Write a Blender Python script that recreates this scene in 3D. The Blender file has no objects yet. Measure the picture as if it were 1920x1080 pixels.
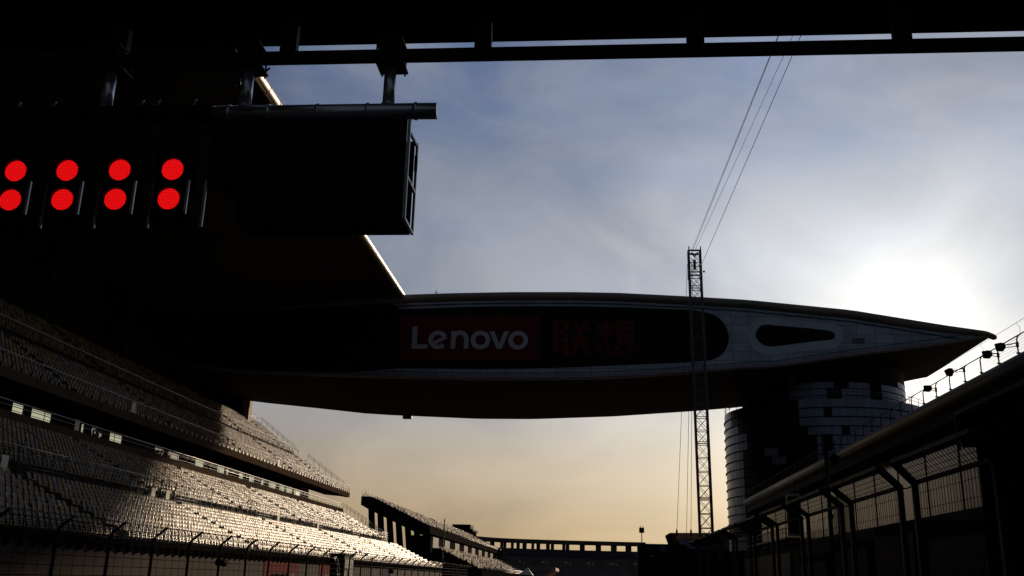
import bpy, math, random
import numpy as np
from mathutils import Vector, Matrix

random.seed(7)
rng = np.random.default_rng(7)
S = bpy.context.scene
COL = S.collection

# ------------------------------------------------------------------ camera
FPX = 1800.0                                   # focal length in photo pixels (1920 wide)
_v = np.array([148.5, -550.5, FPX]); _v /= np.linalg.norm(_v)      # track direction seen by the camera
_u = np.array([154.0, (FPX * FPX + 148.5 * 154.0) / 550.5, FPX]); _u /= np.linalg.norm(_u)   # straight up
_x = np.cross(_v, _u)
if _x[0] < 0: _x = -_x
AX = np.array([_x, _v, _u])                    # rows: world X, Y, Z in (right, up, forward)
EYE = np.array([0.0, 0.0, 1.7])

def at(u, v, X=None, Y=None, Z=None):
    """survey helper: the point where the sight line of photo pixel (u, v) meets a known world plane"""
    d = AX @ np.array([u - 960.0, 540.0 - v, FPX])
    if X is not None: t = (X - EYE[0]) / d[0]
    elif Y is not None: t = (Y - EYE[1]) / d[1]
    else: t = (Z - EYE[2]) / d[2]
    return EYE + t * d

cam = bpy.data.cameras.new('camera')
cam.sensor_width = 36.0
cam.lens = 36.0 * FPX / 1920.0
cam.clip_start = 0.1
cam.clip_end = 6000.0
camo = bpy.data.objects.new('camera', cam)
COL.objects.link(camo)
r_, u_, f_ = AX[:, 0], AX[:, 1], AX[:, 2]
camo.matrix_world = Matrix(((r_[0], u_[0], -f_[0], EYE[0]), (r_[1], u_[1], -f_[1], EYE[1]),
                            (r_[2], u_[2], -f_[2], EYE[2]), (0, 0, 0, 1)))
S.camera = camo

# ------------------------------------------------------------------ sky and sun
SUN_AZ, SUN_EL = math.radians(17.6), math.radians(12.9)       # azimuth measured from +Y towards +X
SUN = Vector((math.sin(SUN_AZ) * math.cos(SUN_EL), math.cos(SUN_AZ) * math.cos(SUN_EL), math.sin(SUN_EL)))
W = bpy.data.worlds.new("World"); S.world = W; W.use_nodes = True
nt = W.node_tree
for n in list(nt.nodes): nt.nodes.remove(n)
def N(t, **k):
    n = nt.nodes.new(t)
    for a, b in k.items(): setattr(n, a, b)
    return n
def link(a, b): nt.links.new(a, b)
def math_(op, a, b=None, c=None, clamp=False):
    n = N('ShaderNodeMath', operation=op); n.use_clamp = clamp
    for i, x in enumerate((a, b, c)):
        if x is None: continue
        if isinstance(x, (int, float)): n.inputs[i].default_value = x
        else: link(x, n.inputs[i])
    return n.outputs[0]
def mixc(fac, a, b, bt='MIX'):
    n = N('ShaderNodeMix', data_type='RGBA', blend_type=bt)
    for s, x in ((n.inputs[0], fac), (n.inputs[6], a), (n.inputs[7], b)):
        if isinstance(x, (int, float)): s.default_value = x
        elif isinstance(x, tuple): s.default_value = (*x, 1)
        else: link(x, s)
    return n.outputs[2]
def ramp(fac, stops):
    n = N('ShaderNodeValToRGB'); e = n.color_ramp.elements
    while len(e) < len(stops): e.new(0.5)
    for q, (p, c) in zip(e, stops): q.position = p; q.color = (*c, 1) if len(c) == 3 else c
    link(fac, n.inputs[0]); return n.outputs[0]
tc = N('ShaderNodeTexCoord')
sky = N('ShaderNodeTexSky', sky_type='NISHITA'); sky.sun_disc = False
sky.sun_elevation = SUN_EL; sky.sun_rotation = SUN_AZ
sky.air_density = 1.0; sky.dust_density = 0.6; sky.ozone_density = 3.0
sep = N('ShaderNodeSeparateXYZ'); link(tc.outputs['Generated'], sep.inputs[0])
dot = N('ShaderNodeVectorMath', operation='DOT_PRODUCT'); link(tc.outputs['Generated'], dot.inputs[0])
dot.inputs[1].default_value = SUN
ca = math_('MAXIMUM', dot.outputs['Value'], 0.0)
# thin veil of cloud, laid on a flat sheet high above the place
zz = math_('ADD', math_('MAXIMUM', sep.outputs[2], 0.0), 0.12)
cmb = N('ShaderNodeCombineXYZ')
link(math_('DIVIDE', sep.outputs[0], zz), cmb.inputs[0]); link(math_('DIVIDE', sep.outputs[1], zz), cmb.inputs[1])
noi = N('ShaderNodeTexNoise'); noi.inputs['Scale'].default_value = 2.3; noi.inputs['Detail'].default_value = 8
noi.inputs['Roughness'].default_value = 0.55; noi.inputs['Distortion'].default_value = 0.6
link(cmb.outputs[0], noi.inputs['Vector'])
veil = ramp(noi.outputs['Fac'], [(0.36, (0, 0, 0)), (0.70, (1, 1, 1))])
SKY_S = 0.05
base = mixc(1.0, sky.outputs[0], (SKY_S * .34, SKY_S * .62, SKY_S * 1.08), 'MULTIPLY')
haze_h = ramp(sep.outputs[2], [(0.0, (.96, .96, .96)), (0.12, (.82, .82, .82)), (0.21, (.64, .64, .64)), (0.36, (.50, .50, .50)), (0.47, (.10, .10, .10)), (0.55, (0, 0, 0))])
haze_c = ramp(sep.outputs[2], [(0.0, (.36, .222, .095)), (0.07, (.39, .272, .145)), (0.12, (.38, .30, .20)), (0.17, (.36, .34, .31)), (0.30, (.43, .435, .43)), (0.45, (.32, .35, .41))])
base = mixc(haze_h, base, haze_c)
veil = math_('MULTIPLY', veil, ramp(sep.outputs[2], [(0.16, (0, 0, 0)), (0.33, (1, 1, 1))]))
base = mixc(math_('MULTIPLY', veil, 0.52), base, (0.32, 0.34, 0.365))
g0 = math_('MULTIPLY', math_('POWER', ca, 9.0), 0.15)
g1 = math_('MULTIPLY', math_('POWER', ca, 30.0), 0.23)
g2 = math_('MULTIPLY', math_('POWER', ca, 240.0), 0.58)
glow_c = ramp(sep.outputs[2], [(0.0, (1.0, .74, .40)), (0.09, (1.0, .82, .56)), (0.17, (1.0, .87, .67)), (0.3, (1.0, .90, .74))])
glow = mixc(1.0, glow_c, math_('ADD', math_('ADD', g0, g1), g2), 'MULTIPLY')
low = math_('MULTIPLY', ramp(sep.outputs[2], [(0.0, (.4, .4, .4)), (0.10, (.9, .9, .9)), (0.17, (.8, .8, .8)), (0.27, (0, 0, 0))]), math_('MULTIPLY', math_('POWER', ca, 8.0), 0.26))
glow = mixc(1.0, glow, mixc(1.0, (1.0, .84, .58), low, 'MULTIPLY'), 'ADD')
tot = mixc(1.0, base, glow, 'ADD')
# soft lighter and darker drifts in the haze
mpg = N('ShaderNodeMapping'); mpg.inputs['Rotation'].default_value = (0.35, 0.5, 0.3); mpg.inputs['Scale'].default_value = (2.2, 2.0, 3.0)
link(tc.outputs['Generated'], mpg.inputs[0])
no2 = N('ShaderNodeTexNoise'); no2.inputs['Scale'].default_value = 1.9; no2.inputs['Detail'].default_value = 5; no2.inputs['Distortion'].default_value = 1.1
link(mpg.outputs[0], no2.inputs['Vector'])
tot = mixc(1.0, tot, ramp(no2.outputs['Fac'], [(0.30, (.76, .785, .83)), (0.50, (.98, .98, .98)), (0.70, (1.15, 1.14, 1.125))]), 'MULTIPLY')
# unseen dim cloud added away from the sun, only to set the ambient light
away = ramp(math_('MULTIPLY_ADD', dot.outputs['Value'], 0.5, 0.5), [(0.45, (0, 0, 0)), (0.66, (.25, .25, .25)), (0.87, (1, 1, 1))])
tot = mixc(away, (0.053, 0.057, 0.066), tot)
bg = N('ShaderNodeBackground'); link(tot, bg.inputs['Color']); bg.inputs['Strength'].default_value = 1.0
wo = N('ShaderNodeOutputWorld'); link(bg.outputs[0], wo.inputs[0])

sl = bpy.data.lights.new('sun', 'SUN'); sl.energy = 3.6; sl.angle = math.radians(1.6); sl.color = (1.0, 0.78, 0.55)
so = bpy.data.objects.new('sun', sl); COL.objects.link(so)
so.rotation_mode = 'QUATERNION'; so.rotation_quaternion = (-SUN).to_track_quat('-Z', 'Y')
so.location = SUN * 500

S.view_settings.view_transform = 'Standard'; S.view_settings.look = 'None'
S.view_settings.exposure = 0.0; S.view_settings.gamma = 1.0
S.render.engine = 'CYCLES'
S.cycles.max_bounces = 6; S.cycles.diffuse_bounces = 3

# ------------------------------------------------------------------ materials
MATS = {}
def mat(name, col, rough=0.6, metal=0.0, spec=0.4, noise=0.0, nscale=3.0, bump=0.0, emit=None, estr=0.0, stretch=(1, 1, 1)):
    m = bpy.data.materials.new(name); m.use_nodes = True
    t = m.node_tree; b = t.nodes['Principled BSDF']
    b.inputs['Base Color'].default_value = (*col, 1); b.inputs['Roughness'].default_value = rough
    b.inputs['Metallic'].default_value = metal; b.inputs['Specular IOR Level'].default_value = spec
    if noise or bump:
        co = t.nodes.new('ShaderNodeTexCoord'); mp = t.nodes.new('ShaderNodeMapping')
        mp.inputs['Scale'].default_value = stretch
        t.links.new(co.outputs['Object'], mp.inputs[0])
        no = t.nodes.new('ShaderNodeTexNoise'); no.inputs['Scale'].default_value = nscale; no.inputs['Detail'].default_value = 6
        t.links.new(mp.outputs[0], no.inputs['Vector'])
        if noise:
            rp = t.nodes.new('ShaderNodeValToRGB')
            rp.color_ramp.elements[0].position = 0.3; rp.color_ramp.elements[1].position = 0.72
            rp.color_ramp.elements[0].color = (*[c * (1 - noise) for c in col], 1)
            rp.color_ramp.elements[1].color = (*[min(1, c * (1 + noise)) for c in col], 1)
            t.links.new(no.outputs['Fac'], rp.inputs[0]); t.links.new(rp.outputs[0], b.inputs['Base Color'])
            mr = t.nodes.new('ShaderNodeMapRange'); mr.inputs['To Min'].default_value = max(0.05, rough - 0.12); mr.inputs['To Max'].default_value = min(1, rough + 0.12)
            t.links.new(no.outputs['Fac'], mr.inputs[0]); t.links.new(mr.outputs[0], b.inputs['Roughness'])
        if bump:
            bp = t.nodes.new('ShaderNodeBump'); bp.inputs['Strength'].default_value = bump; bp.inputs['Distance'].default_value = 0.02
            t.links.new(no.outputs['Fac'], bp.inputs['Height']); t.links.new(bp.outputs[0], b.inputs['Normal'])
    if emit:
        b.inputs['Emission Color'].default_value = (*emit, 1); b.inputs['Emission Strength'].default_value = estr
    MATS[name] = m
    return m

def panel_mat(name, col, sx, sz, rough, metal, joint=0.35, spec=0.4, vary=0.10):
    """sheet-metal cladding: a grid of panels with dark joints and slight differences of tone"""
    m = mat(name, col, rough, metal, spec)
    t = m.node_tree; b = t.nodes['Principled BSDF']
    co = t.nodes.new('ShaderNodeTexCoord'); sp = t.nodes.new('ShaderNodeSeparateXYZ'); cb = t.nodes.new('ShaderNodeCombineXYZ')
    t.links.new(co.outputs['Object'], sp.inputs[0]); t.links.new(sp.outputs[0], cb.inputs[0]); t.links.new(sp.outputs[2], cb.inputs[1])
    br = t.nodes.new('ShaderNodeTexBrick'); br.offset = 0.0
    br.inputs['Color1'].default_value = (*[c * (1 - vary) for c in col], 1); br.inputs['Color2'].default_value = (*[c * (1 + vary) for c in col], 1)
    br.inputs['Mortar'].default_value = (*[c * joint for c in col], 1)
    br.inputs['Scale'].default_value = 1.0; br.inputs['Mortar Size'].default_value = 0.035; br.inputs['Mortar Smooth'].default_value = 0.0
    br.inputs['Brick Width'].default_value = sx; br.inputs['Row Height'].default_value = sz
    t.links.new(cb.outputs[0], br.inputs['Vector'])
    no = t.nodes.new('ShaderNodeTexNoise'); no.inputs['Scale'].default_value = 0.35; no.inputs['Detail'].default_value = 5
    t.links.new(co.outputs['Object'], no.inputs['Vector'])
    rp = t.nodes.new('ShaderNodeValToRGB'); rp.color_ramp.elements[0].position = .3; rp.color_ramp.elements[0].color = (.72, .72, .72, 1); rp.color_ramp.elements[1].position = .7
    t.links.new(no.outputs['Fac'], rp.inputs[0])
    mx = t.nodes.new('ShaderNodeMix'); mx.data_type = 'RGBA'; mx.blend_type = 'MULTIPLY'; mx.inputs[0].default_value = 1
    t.links.new(br.outputs['Color'], mx.inputs[6]); t.links.new(rp.outputs[0], mx.inputs[7])
    t.links.new(mx.outputs[2], b.inputs['Base Color'])
    return m

mat('black_steel', (.018, .018, .019), .6, 0, .15, .25, 4)
mat('black_paint', (.010, .010, .011), .8, 0, .06, .3, 3)
mat('galvanised', (.30, .31, .33), .42, .75, .5, .25, 9)
mat('steel_pipe', (.5, .54, .62), .30, .8, .5, .3, 5, stretch=(.5, 4, 4))
mat('grey_steel', (.10, .10, .11), .5, .3, .4, .25, 6)
mat('rail_white', (.55, .54, .52), .35, .1, .5, .12, 3)
mat('edge_beige', (.42, .35, .26), .4, .2, .5, .12, 1.5)
mat('rail_dark', (.03, .03, .032), .45, .2, .4)
mat('mast_steel', (.075, .075, .08), .5, .3, .4, .25, 4)
mat('black_matte', (.012, .011, .011), .95, 0, .0, .2, 3)
mat('concrete', (.055, .042, .033), .9, 0, .05, .28, .9, .25)
mat('concrete_dark', (.03, .026, .023), .9, 0, 0.0, .3, .8, .2)
mat('tread', (.035, .032, .03), .9, 0, .2, .3, 1.2)
mat('soffit', (.05, .041, .028), .8, 0, .2, .3, .15)
mat('fascia_brown', (.085, .06, .045), .9, 0, 0.0, .18, .7)
mat('asphalt', (.05, .05, .052), .85, 0, .3, .3, 2.5, .3)
mat('ground', (.06, .065, .045), .95, 0, .2, .4, .2)
mat('pit_lane', (.075, .075, .075), .85, 0, .3, .25, 1.5, .2)
mat('white_paint', (.75, .75, .73), .6)
mat('seat_ochre', (.20, .115, .014), .36, 0, .34)
mat('seat_white', (.25, .195, .14), .36, 0, .34)
mat('seat_mauve', (.12, .064, .05), .36, 0, .34)
mat('seat_grey', (.12, .082, .05), .36, 0, .34)
panel_mat('wing_panel', (.30, .40, .55), 2.4, 1.25, .38, .25)
mat('wing_frame', (.33, .43, .58), .42, .25, .4, .08, .3)
mat('wing_roof', (.16, .16, .17), .4, .5, .5, .15, .3)
mat('wing_tube', (.16, .155, .15), .42, .3, .45, .2, .6, stretch=(.2, 1, 1))
mat('wing_tube_low', (.20, .19, .25), .4, .3, .45, .2, .6)
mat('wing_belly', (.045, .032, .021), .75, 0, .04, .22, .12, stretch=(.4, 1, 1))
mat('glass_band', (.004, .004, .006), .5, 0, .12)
mat('sign_red', (.08, .004, .005), .6, 0, .2, .15, .5)
mat('sign_red_dim', (.085, .0035, .0035), .6, 0, .2, .15, .5)
mat('sign_letter', (.36, .41, .52), .6, 0, .25)
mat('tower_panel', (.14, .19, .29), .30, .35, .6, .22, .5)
mat('tower_panel_sky_reflection', (.22, .24, .26), .30, .45, .6, .22, .5)  # bright sky reflection painted into the panel colour
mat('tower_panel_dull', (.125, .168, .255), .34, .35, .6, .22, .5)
mat('tower_glass_and_reflection', (.006, .006, .008), .35, 0, .12)  # window panes, and dark reflections painted on the facade
mat('tower_core', (.008, .008, .009), .7, 0, .12)
mat('pit_fascia', (.024, .019, .014), .55, 0, .2, .25, .4, stretch=(1, .15, 1))
mat('pit_soffit', (.012, .011, .010), .8, 0, .15)
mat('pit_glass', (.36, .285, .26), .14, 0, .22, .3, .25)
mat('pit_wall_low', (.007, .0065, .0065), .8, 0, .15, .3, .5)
mat('white_frame', (.55, .52, .45), .6, 0, .3, .15, 1)
mat('mesh_wire', (.010, .010, .010), .8, 0, .05)
mat('navy_board', (.035, .04, .07), .45, 0, .3, .3, .8)
mat('banner_red', (.13, .008, .010), .9, 0, .03, .25, 1.5)
mat('banner_blue', (.008, .014, .05), .9, 0, .03, .2, 1.5)
mat('banner_white', (.22, .17, .16), .9, 0, .03)
mat('cream_board', (.66, .64, .50), .6, 0, .3, .08, .6)
mat('far_terrace', (.085, .076, .074), .9, 0, 0.0, .35, .2)  # haze over the distant stand put into this paler colour
mat('seat_far_pale', (.32, .24, .19), .7, 0, .05)
mat('seat_far_tan', (.20, .135, .09), .7, 0, .05)
mat('seat_far_dull', (.08, .055, .05), .7, 0, .05)
mat('sky_glow', (.3, .3, .25), .6, 0, .2, emit=(.70, .68, .46), estr=.62)
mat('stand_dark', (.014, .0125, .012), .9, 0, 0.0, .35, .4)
mat('board_green', (.006, .014, .010), .55, 0, .25)
mat('gold', (.10, .075, .025), .5, .2, .3)
mat('clock_face', (.13, .13, .14), .5, 0, .3)
mat('far_blue', (.10, .12, .22), .6, 0, .3, .5, .25)
mat('pinkish', (.38, .17, .13), .7, 0, .3, .2, .5)
mat('tent_white', (.42, .50, .46), .7, 0, .2, .1, .5)
mat('beige_column', (.34, .26, .17), .75, 0, .25, .2, .8)
mat('lamp_warm', (.5, .45, .35), .5, 0, .2, emit=(1, .82, .55), estr=2.5)
mat('lamp_off', (.01, .008, .008), .3, 0, .4)
# lit start lamp: a field of small LEDs behind a black mask
m = mat('lamp_red', (.02, .0, .0), .5, 0, .2)
t = m.node_tree; b = t.nodes['Principled BSDF']
co = t.nodes.new('ShaderNodeTexCoord'); mp = t.nodes.new('ShaderNodeMapping'); mp.inputs['Scale'].default_value = (44, 44, 44)
vo = t.nodes.new('ShaderNodeTexVoronoi'); vo.inputs['Randomness'].default_value = 0.0; vo.inputs['Scale'].default_value = 1.0
rp = t.nodes.new('ShaderNodeValToRGB'); rp.color_ramp.elements[0].position = .40; rp.color_ramp.elements[0].color = (1, .006, .008, 1)
rp.color_ramp.elements[1].position = .72; rp.color_ramp.elements[1].color = (.28, .0, .0, 1)
t.links.new(co.outputs['Object'], mp.inputs[0]); t.links.new(mp.outputs[0], vo.inputs['Vector']); t.links.new(vo.outputs['Distance'], rp.inputs[0])
t.links.new(rp.outputs[0], b.inputs['Emission Color']); b.inputs['Emission Strength'].default_value = 1.0

# ------------------------------------------------------------------ mesh building
class MB:
    def __init__(s): s.v = []; s.f = []; s.m = []; s.cur = 0; s.sm = []
    def add(s, vs, fs, smooth=False):
        o = len(s.v); s.v += [tuple(map(float, p)) for p in vs]
        for f in fs: s.f.append(tuple(o + i for i in f)); s.m.append(s.cur); s.sm.append(smooth)
    def box(s, a, b):
        (x0, y0, z0), (x1, y1, z1) = a, b
        s.add([(x0, y0, z0), (x1, y0, z0), (x1, y1, z0), (x0, y1, z0), (x0, y0, z1), (x1, y0, z1), (x1, y1, z1), (x0, y1, z1)],
              [(0, 3, 2, 1), (4, 5, 6, 7), (0, 1, 5, 4), (1, 2, 6, 5), (2, 3, 7, 6), (3, 0, 4, 7)])
    def bar(s, p, q, w, h=None, up=(0, 0, 1)):
        """square bar from p to q"""
        h = h or w; p = Vector(p); q = Vector(q); d = (q - p).normalized(); up = Vector(up)
        if abs(d.dot(up)) > .98: up = Vector((1, 0, 0))
        a = d.cross(up).normalized() * (w / 2); c = a.cross(d).normalized() * (h / 2)
        vs = [p - a - c, p + a - c, p + a + c, p - a + c, q - a - c, q + a - c, q + a + c, q - a + c]
        s.add(vs, [(0, 1, 2, 3), (7, 6, 5, 4), (0, 4, 5, 1), (1, 5, 6, 2), (2, 6, 7, 3), (3, 7, 4, 0)])
    def tube(s, pts, r, n=8, caps=True, smooth=True):
        pts = [Vector(p) for p in pts]; rs = r if isinstance(r, (list, tuple)) else [r] * len(pts)
        rings = []; up = None
        for i, p in enumerate(pts):
            d = (pts[min(i + 1, len(pts) - 1)] - pts[max(i - 1, 0)]).normalized()
            if up is None: up = Vector((0, 0, 1)) if abs(d.z) < .9 else Vector((1, 0, 0))
            a = d.cross(up).normalized(); c = a.cross(d).normalized(); up = c
            rings.append([p + (a * math.cos(2 * math.pi * k / n) + c * math.sin(2 * math.pi * k / n)) * rs[i] for k in range(n)])
        vs = [q for g in rings for q in g]; fs = []
        for i in range(len(pts) - 1):
            for k in range(n):
                fs.append((i * n + k, i * n + (k + 1) % n, (i + 1) * n + (k + 1) % n, (i + 1) * n + k))
        o = len(s.v); s.add(vs, fs, smooth)
        if caps: s.add([], []); s.f += [tuple(o + k for k in range(n))[::-1], tuple(o + (len(pts) - 1) * n + k for k in range(n))]; s.m += [s.cur] * 2; s.sm += [False] * 2
    def prism(s, poly, fn, t0, t1):
        """poly: 2-D outline; fn(p, t) -> 3-D point; a closed prism between t0 and t1"""
        n = len(poly); vs = [fn(p, t0) for p in poly] + [fn(p, t1) for p in poly]
        s.add(vs, [tuple(range(n))[::-1], tuple(range(n, 2 * n))] + [(i, (i + 1) % n, n + (i + 1) % n, n + i) for i in range(n)])
    def quad(s, *p): s.add(p, [(0, 1, 2, 3)])
    def build(s, name, mats, parent=None, loc=None):
        if not isinstance(mats, (list, tuple)): mats = [mats]
        me = bpy.data.meshes.new(name)
        off = Vector(parent['_o']) if parent is not None else Vector(loc or (0, 0, 0))
        me.from_pydata([(x - off.x, y - off.y, z - off.z) for x, y, z in s.v], [], s.f)
        for k in mats: me.materials.append(MATS[k])
        me.polygons.foreach_set('material_index', s.m); me.polygons.foreach_set('use_smooth', s.sm)
        me.update()
        o = bpy.data.objects.new(name, me); COL.objects.link(o)
        if parent is not None: o.parent = parent
        else: o.location = off
        o['_o'] = tuple(off)
        return o

def thing(name, label, cat, loc, group=None):
    o = bpy.data.objects.new(name, None); COL.objects.link(o); o.location = loc; o.empty_display_size = .3
    o['_o'] = tuple(map(float, loc)); o['label'] = label; o['category'] = cat
    if group: o['group'] = group
    return o
def tag(o, label, cat, group=None):
    o['label'] = label; o['category'] = cat
    if group: o['group'] = group
    return o
def structure(o): o['kind'] = 'structure'; return o
def copy_tree(o, label=None, parent=None):
    c = o.copy(); COL.objects.link(c)
    if parent is not None: c.parent = parent
    if label: c['label'] = label
    for ch in list(o.children): copy_tree(ch, None, c)
    return c

# ------------------------------------------------------------------ ground
g = MB(); g.box((-2500, -600, -1.0), (2500, 3500, -.012)); structure(g.build('ground', 'ground'))
g = MB(); g.box((-16.5, -60, -.3), (3.2, 430, 0)); structure(g.build('track', 'asphalt'))
g = MB(); g.box((5.6, -60, -.3), (19.5, 200, 0)); structure(g.build('pit_lane', 'pit_lane'))
g = MB()
g.box((-16.2, -60, .0005), (-16.05, 430, .004)); g.box((2.7, -60, .0005), (2.85, 430, .004))
for k in range(6):
    y = 6 - 8 * k; x = -4 if k % 2 else -10
    g.box((x, y, .0005), (x + 2.6, y + .2, .004)); g.box((x, y - 1, .0005), (x + .2, y, .004)); g.box((x + 2.4, y - 1, .0005), (x + 2.6, y, .004))
structure(g.build('road_marking', 'white_paint'))

# ------------------------------------------------------------------ start gantry (10 m ahead)
gt = thing('start_gantry', 'black steel start gantry spanning the track overhead, dark box beam above a thin lower beam', 'gantry', (0, 10, 0))
b = MB(); b.box((-18.6, 9.3, 8.29), (7.2, 10.8, 10.6)); b.build('box_beam', 'black_paint', gt)
b = MB(); b.box((-18.6, 10.0, 7.60), (7.2, 10.1, 7.735)); b.build('lower_beam', 'black_steel', gt)
for x in (-17.0, -12.25, -9.9, -7.9, -5.79, -3.66, -1.29, 1.21, 3.56, 5.7):
    b = MB(); b.box((x - .1, 10.0, 7.735), (x + .1, 10.1, 8.29)); b.build('spacer', 'black_steel', gt)
for x in (-18.0, 6.9):
    b = MB(); b.box((x - .3, 9.6, 0), (x + .3, 10.4, 7.6)); b.box((x - .3, 9.6, 7.735), (x + .3, 9.95, 8.29)); b.box((x - .55, 9.4, 0), (x + .55, 10.6, .06)); b.build('leg', 'black_steel', gt)
HX = (-2.39, -4.13, -5.86, -7.6)
for x in HX:
    b = MB(); b.tube([(x, 10.05, 6.99), (x, 10.05, 7.535)], .072, 16); b.tube([(x, 10.05, 7.0), (x, 10.05, 7.03)], .085, 16); b.build('hanger_tube', 'steel_pipe', gt)
    b = MB(); b.box((x - .17, 9.84, 7.535), (x + .17, 10.26, 7.56)); b.box((x - .17, 9.84, 7.775), (x + .17, 10.26, 7.80))
    for q in (-.14, .14):
        b.tube([(x + q, 9.88, 7.49), (x + q, 9.88, 7.84)], .012, 6); b.tube([(x + q, 10.22, 7.49), (x + q, 10.22, 7.84)], .012, 6)
    b.build('clamp_plate', 'black_steel', gt)
b = MB(); b.box((-8.7, 9.93, 6.87), (-4.52, 10.15, 7.0)); b.build('lamp_rail', 'black_paint', gt)
b = MB(); b.tube([(-4.5, 10.05, 6.93), (-1.8, 10.05, 6.93)], .098, 24)
for x in (-2.05, -2.62, -3.22, -3.82, -4.3):
    b.tube([(x - .02, 10.05, 6.93), (x + .02, 10.05, 6.93)], .108, 24)
b.build('cross_pipe', 'steel_pipe', gt)
b = MB()
pts = [Vector((-4.15, 10.1, 7.5)), Vector((-4.05, 10.1, 7.46)), Vector((-3.98, 10.12, 7.5)), Vector((-3.9, 10.12, 7.58))]
b.tube(pts, .012, 6)
b.tube([(-4.3, 10.16, 7.5), (-4.26, 10.18, 7.3), (-4.2, 10.18, 7.1), (-4.22, 10.15, 7.0)], .011, 6)
b.build('cable', 'black_paint', gt)
b = MB()
for x in (-8.2, -6.95, -6.5, -5.4, -5.2, -4.75):                        # shackles and clips on top of the lamp rail
    b = MB(); b.tube([(x, 10.0, 7.0), (x + .03, 9.98, 7.06), (x + .05, 9.98, 7.10)], .012, 6); b.box((x - .03, 9.96, 6.98), (x + .03, 10.02, 7.02)); b.build('shackle', 'galvanised', gt)

# black sign box hung under the pipe
sg = thing('gantry_sign', 'large black sign box with an open ribbed end hanging under the start gantry', 'sign', (-3.1, 10.2, 5.56))
b = MB(); b.box((-4.07, 10.0, 5.56), (-2.14, 10.03, 6.825)); b.build('front_panel', 'black_paint', sg)
b = MB(); b.box((-4.07, 10.50, 5.56), (-2.14, 10.53, 6.76)); b.box((-4.07, 10.03, 5.56), (-2.14, 10.50, 5.585)); b.box((-4.07, 10.03, 5.585), (-4.04, 10.50, 6.76)); b.box((-4.04, 10.03, 6.60), (-2.3, 10.5, 6.62)); b.build('casing', 'black_paint', sg)
b = MB(); b.box((-4.46, 10.0, 6.06), (-4.075, 10.4, 6.825)); b.build('side_casing', 'black_paint', sg)
b = MB()
xr = -2.11
b.bar((xr, 10.0, 5.56), (xr, 10.0, 6.80), .035); b.bar((xr, 10.52, 5.56), (xr, 10.52, 6.74), .03)
b.bar((xr, 10.02, 5.575), (xr, 10.50, 5.575), .03); b.bar((xr, 10.02, 6.09), (xr, 10.50, 6.09), .03); b.bar((xr, 10.02, 6.66), (xr, 10.50, 6.70), .03)
b.build('end_frame', 'galvanised', sg)
b = MB(); b.box((-2.12, 10.45, 6.35), (-2.09, 10.5, 6.55)); b.build('end_plate', 'black_paint', sg)
for x in (-2.6, -3.4):
    b = MB(); b.box((x - .03, 10.02, 6.76), (x + .03, 10.10, 6.84)); b.build('hook', 'grey_steel', sg)

# start lights: columns of four round lamps, the two lower ones lit
def disc(b, c, r, y0, y1, n=28):
    b.prism([(math.cos(2 * math.pi * k / n) * r, math.sin(2 * math.pi * k / n) * r) for k in range(n)],
            lambda p, t: (c[0] + p[0], t, c[1] + p[1]), y0, y1)
LX = [-4.885, -5.528, -6.172, -6.81]
LLAB = ['pair of round red start lamps closest to the black sign box', 'pair of red start lamps second from the black sign box',
        'pair of red start lamps third from the black sign box', 'pair of red start lamps farthest from the black sign box, by the picture edge']
x = LX[0]
lp = thing('start_light', LLAB[0], 'start light', (x, 10, 5.5), 'red start lights in a row under the gantry')
b = MB(); b.box((x - .215, 10.0, 5.56), (x + .215, 10.16, 6.86)); b.box((x - .05, 10.02, 6.8), (x + .05, 10.1, 6.86)); b.build('housing', 'black_matte', lp)
for k, z in enumerate((5.822, 6.192, 6.50, 6.72)):
    r = .128 if k < 2 else .09
    b = MB(); disc(b, (x, z), r, 9.985, 10.0)
    lm = b.build('lamp', 'lamp_red' if k < 2 else 'lamp_off', lp)
    b = MB()
    n = 14; a0, a1 = math.radians(20), math.radians(160)
    for i in range(n):
        p, q = a0 + (a1 - a0) * i / n, a0 + (a1 - a0) * (i + 1) / n
        R0, R1 = r + .012, r + .02
        P = lambda a, R, y: (x + math.cos(a) * R, y, z + math.sin(a) * R)
        yo = 9.955
        b.add([P(p, R0, 10), P(q, R0, 10), P(q, R0, yo), P(p, R0, yo), P(p, R1, 10), P(q, R1, 10), P(q, R1, yo), P(p, R1, yo)],
              [(0, 1, 2, 3), (7, 6, 5, 4), (3, 2, 6, 7), (0, 4, 5, 1)])
    b.build('visor', 'black_steel', lm)
b = MB(); b.box((x + .205, 9.965, 5.63), (x + .235, 9.99, 6.045)); b.box((x + .2, 9.99, 5.70), (x + .214, 10.0, 5.73)); b.box((x + .2, 9.99, 5.94), (x + .214, 10.0, 5.97)); b.build('bracket', 'galvanised', lp)
b = MB(); b.box((x - .215, 9.97, 5.46), (x - .19, 9.995, 5.60)); b.build('bracket', 'galvanised', lp)
b = MB(); b.box((x - .212, 9.972, 5.60), (x - .195, 9.995, 6.01)); b.build('bracket', 'grey_steel', lp)
for i in range(1, 4):
    c = copy_tree(lp, LLAB[i]); c.location = (LX[i], 10, 5.5)
b = MB(); b.box((-4.47, 9.97, 5.47), (-4.44, 9.995, 6.05)); b.box((-4.468, 9.998, 6.0), (-4.45, 10.0, 6.05))
b.build('bracket', 'galvanised', sg)

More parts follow.
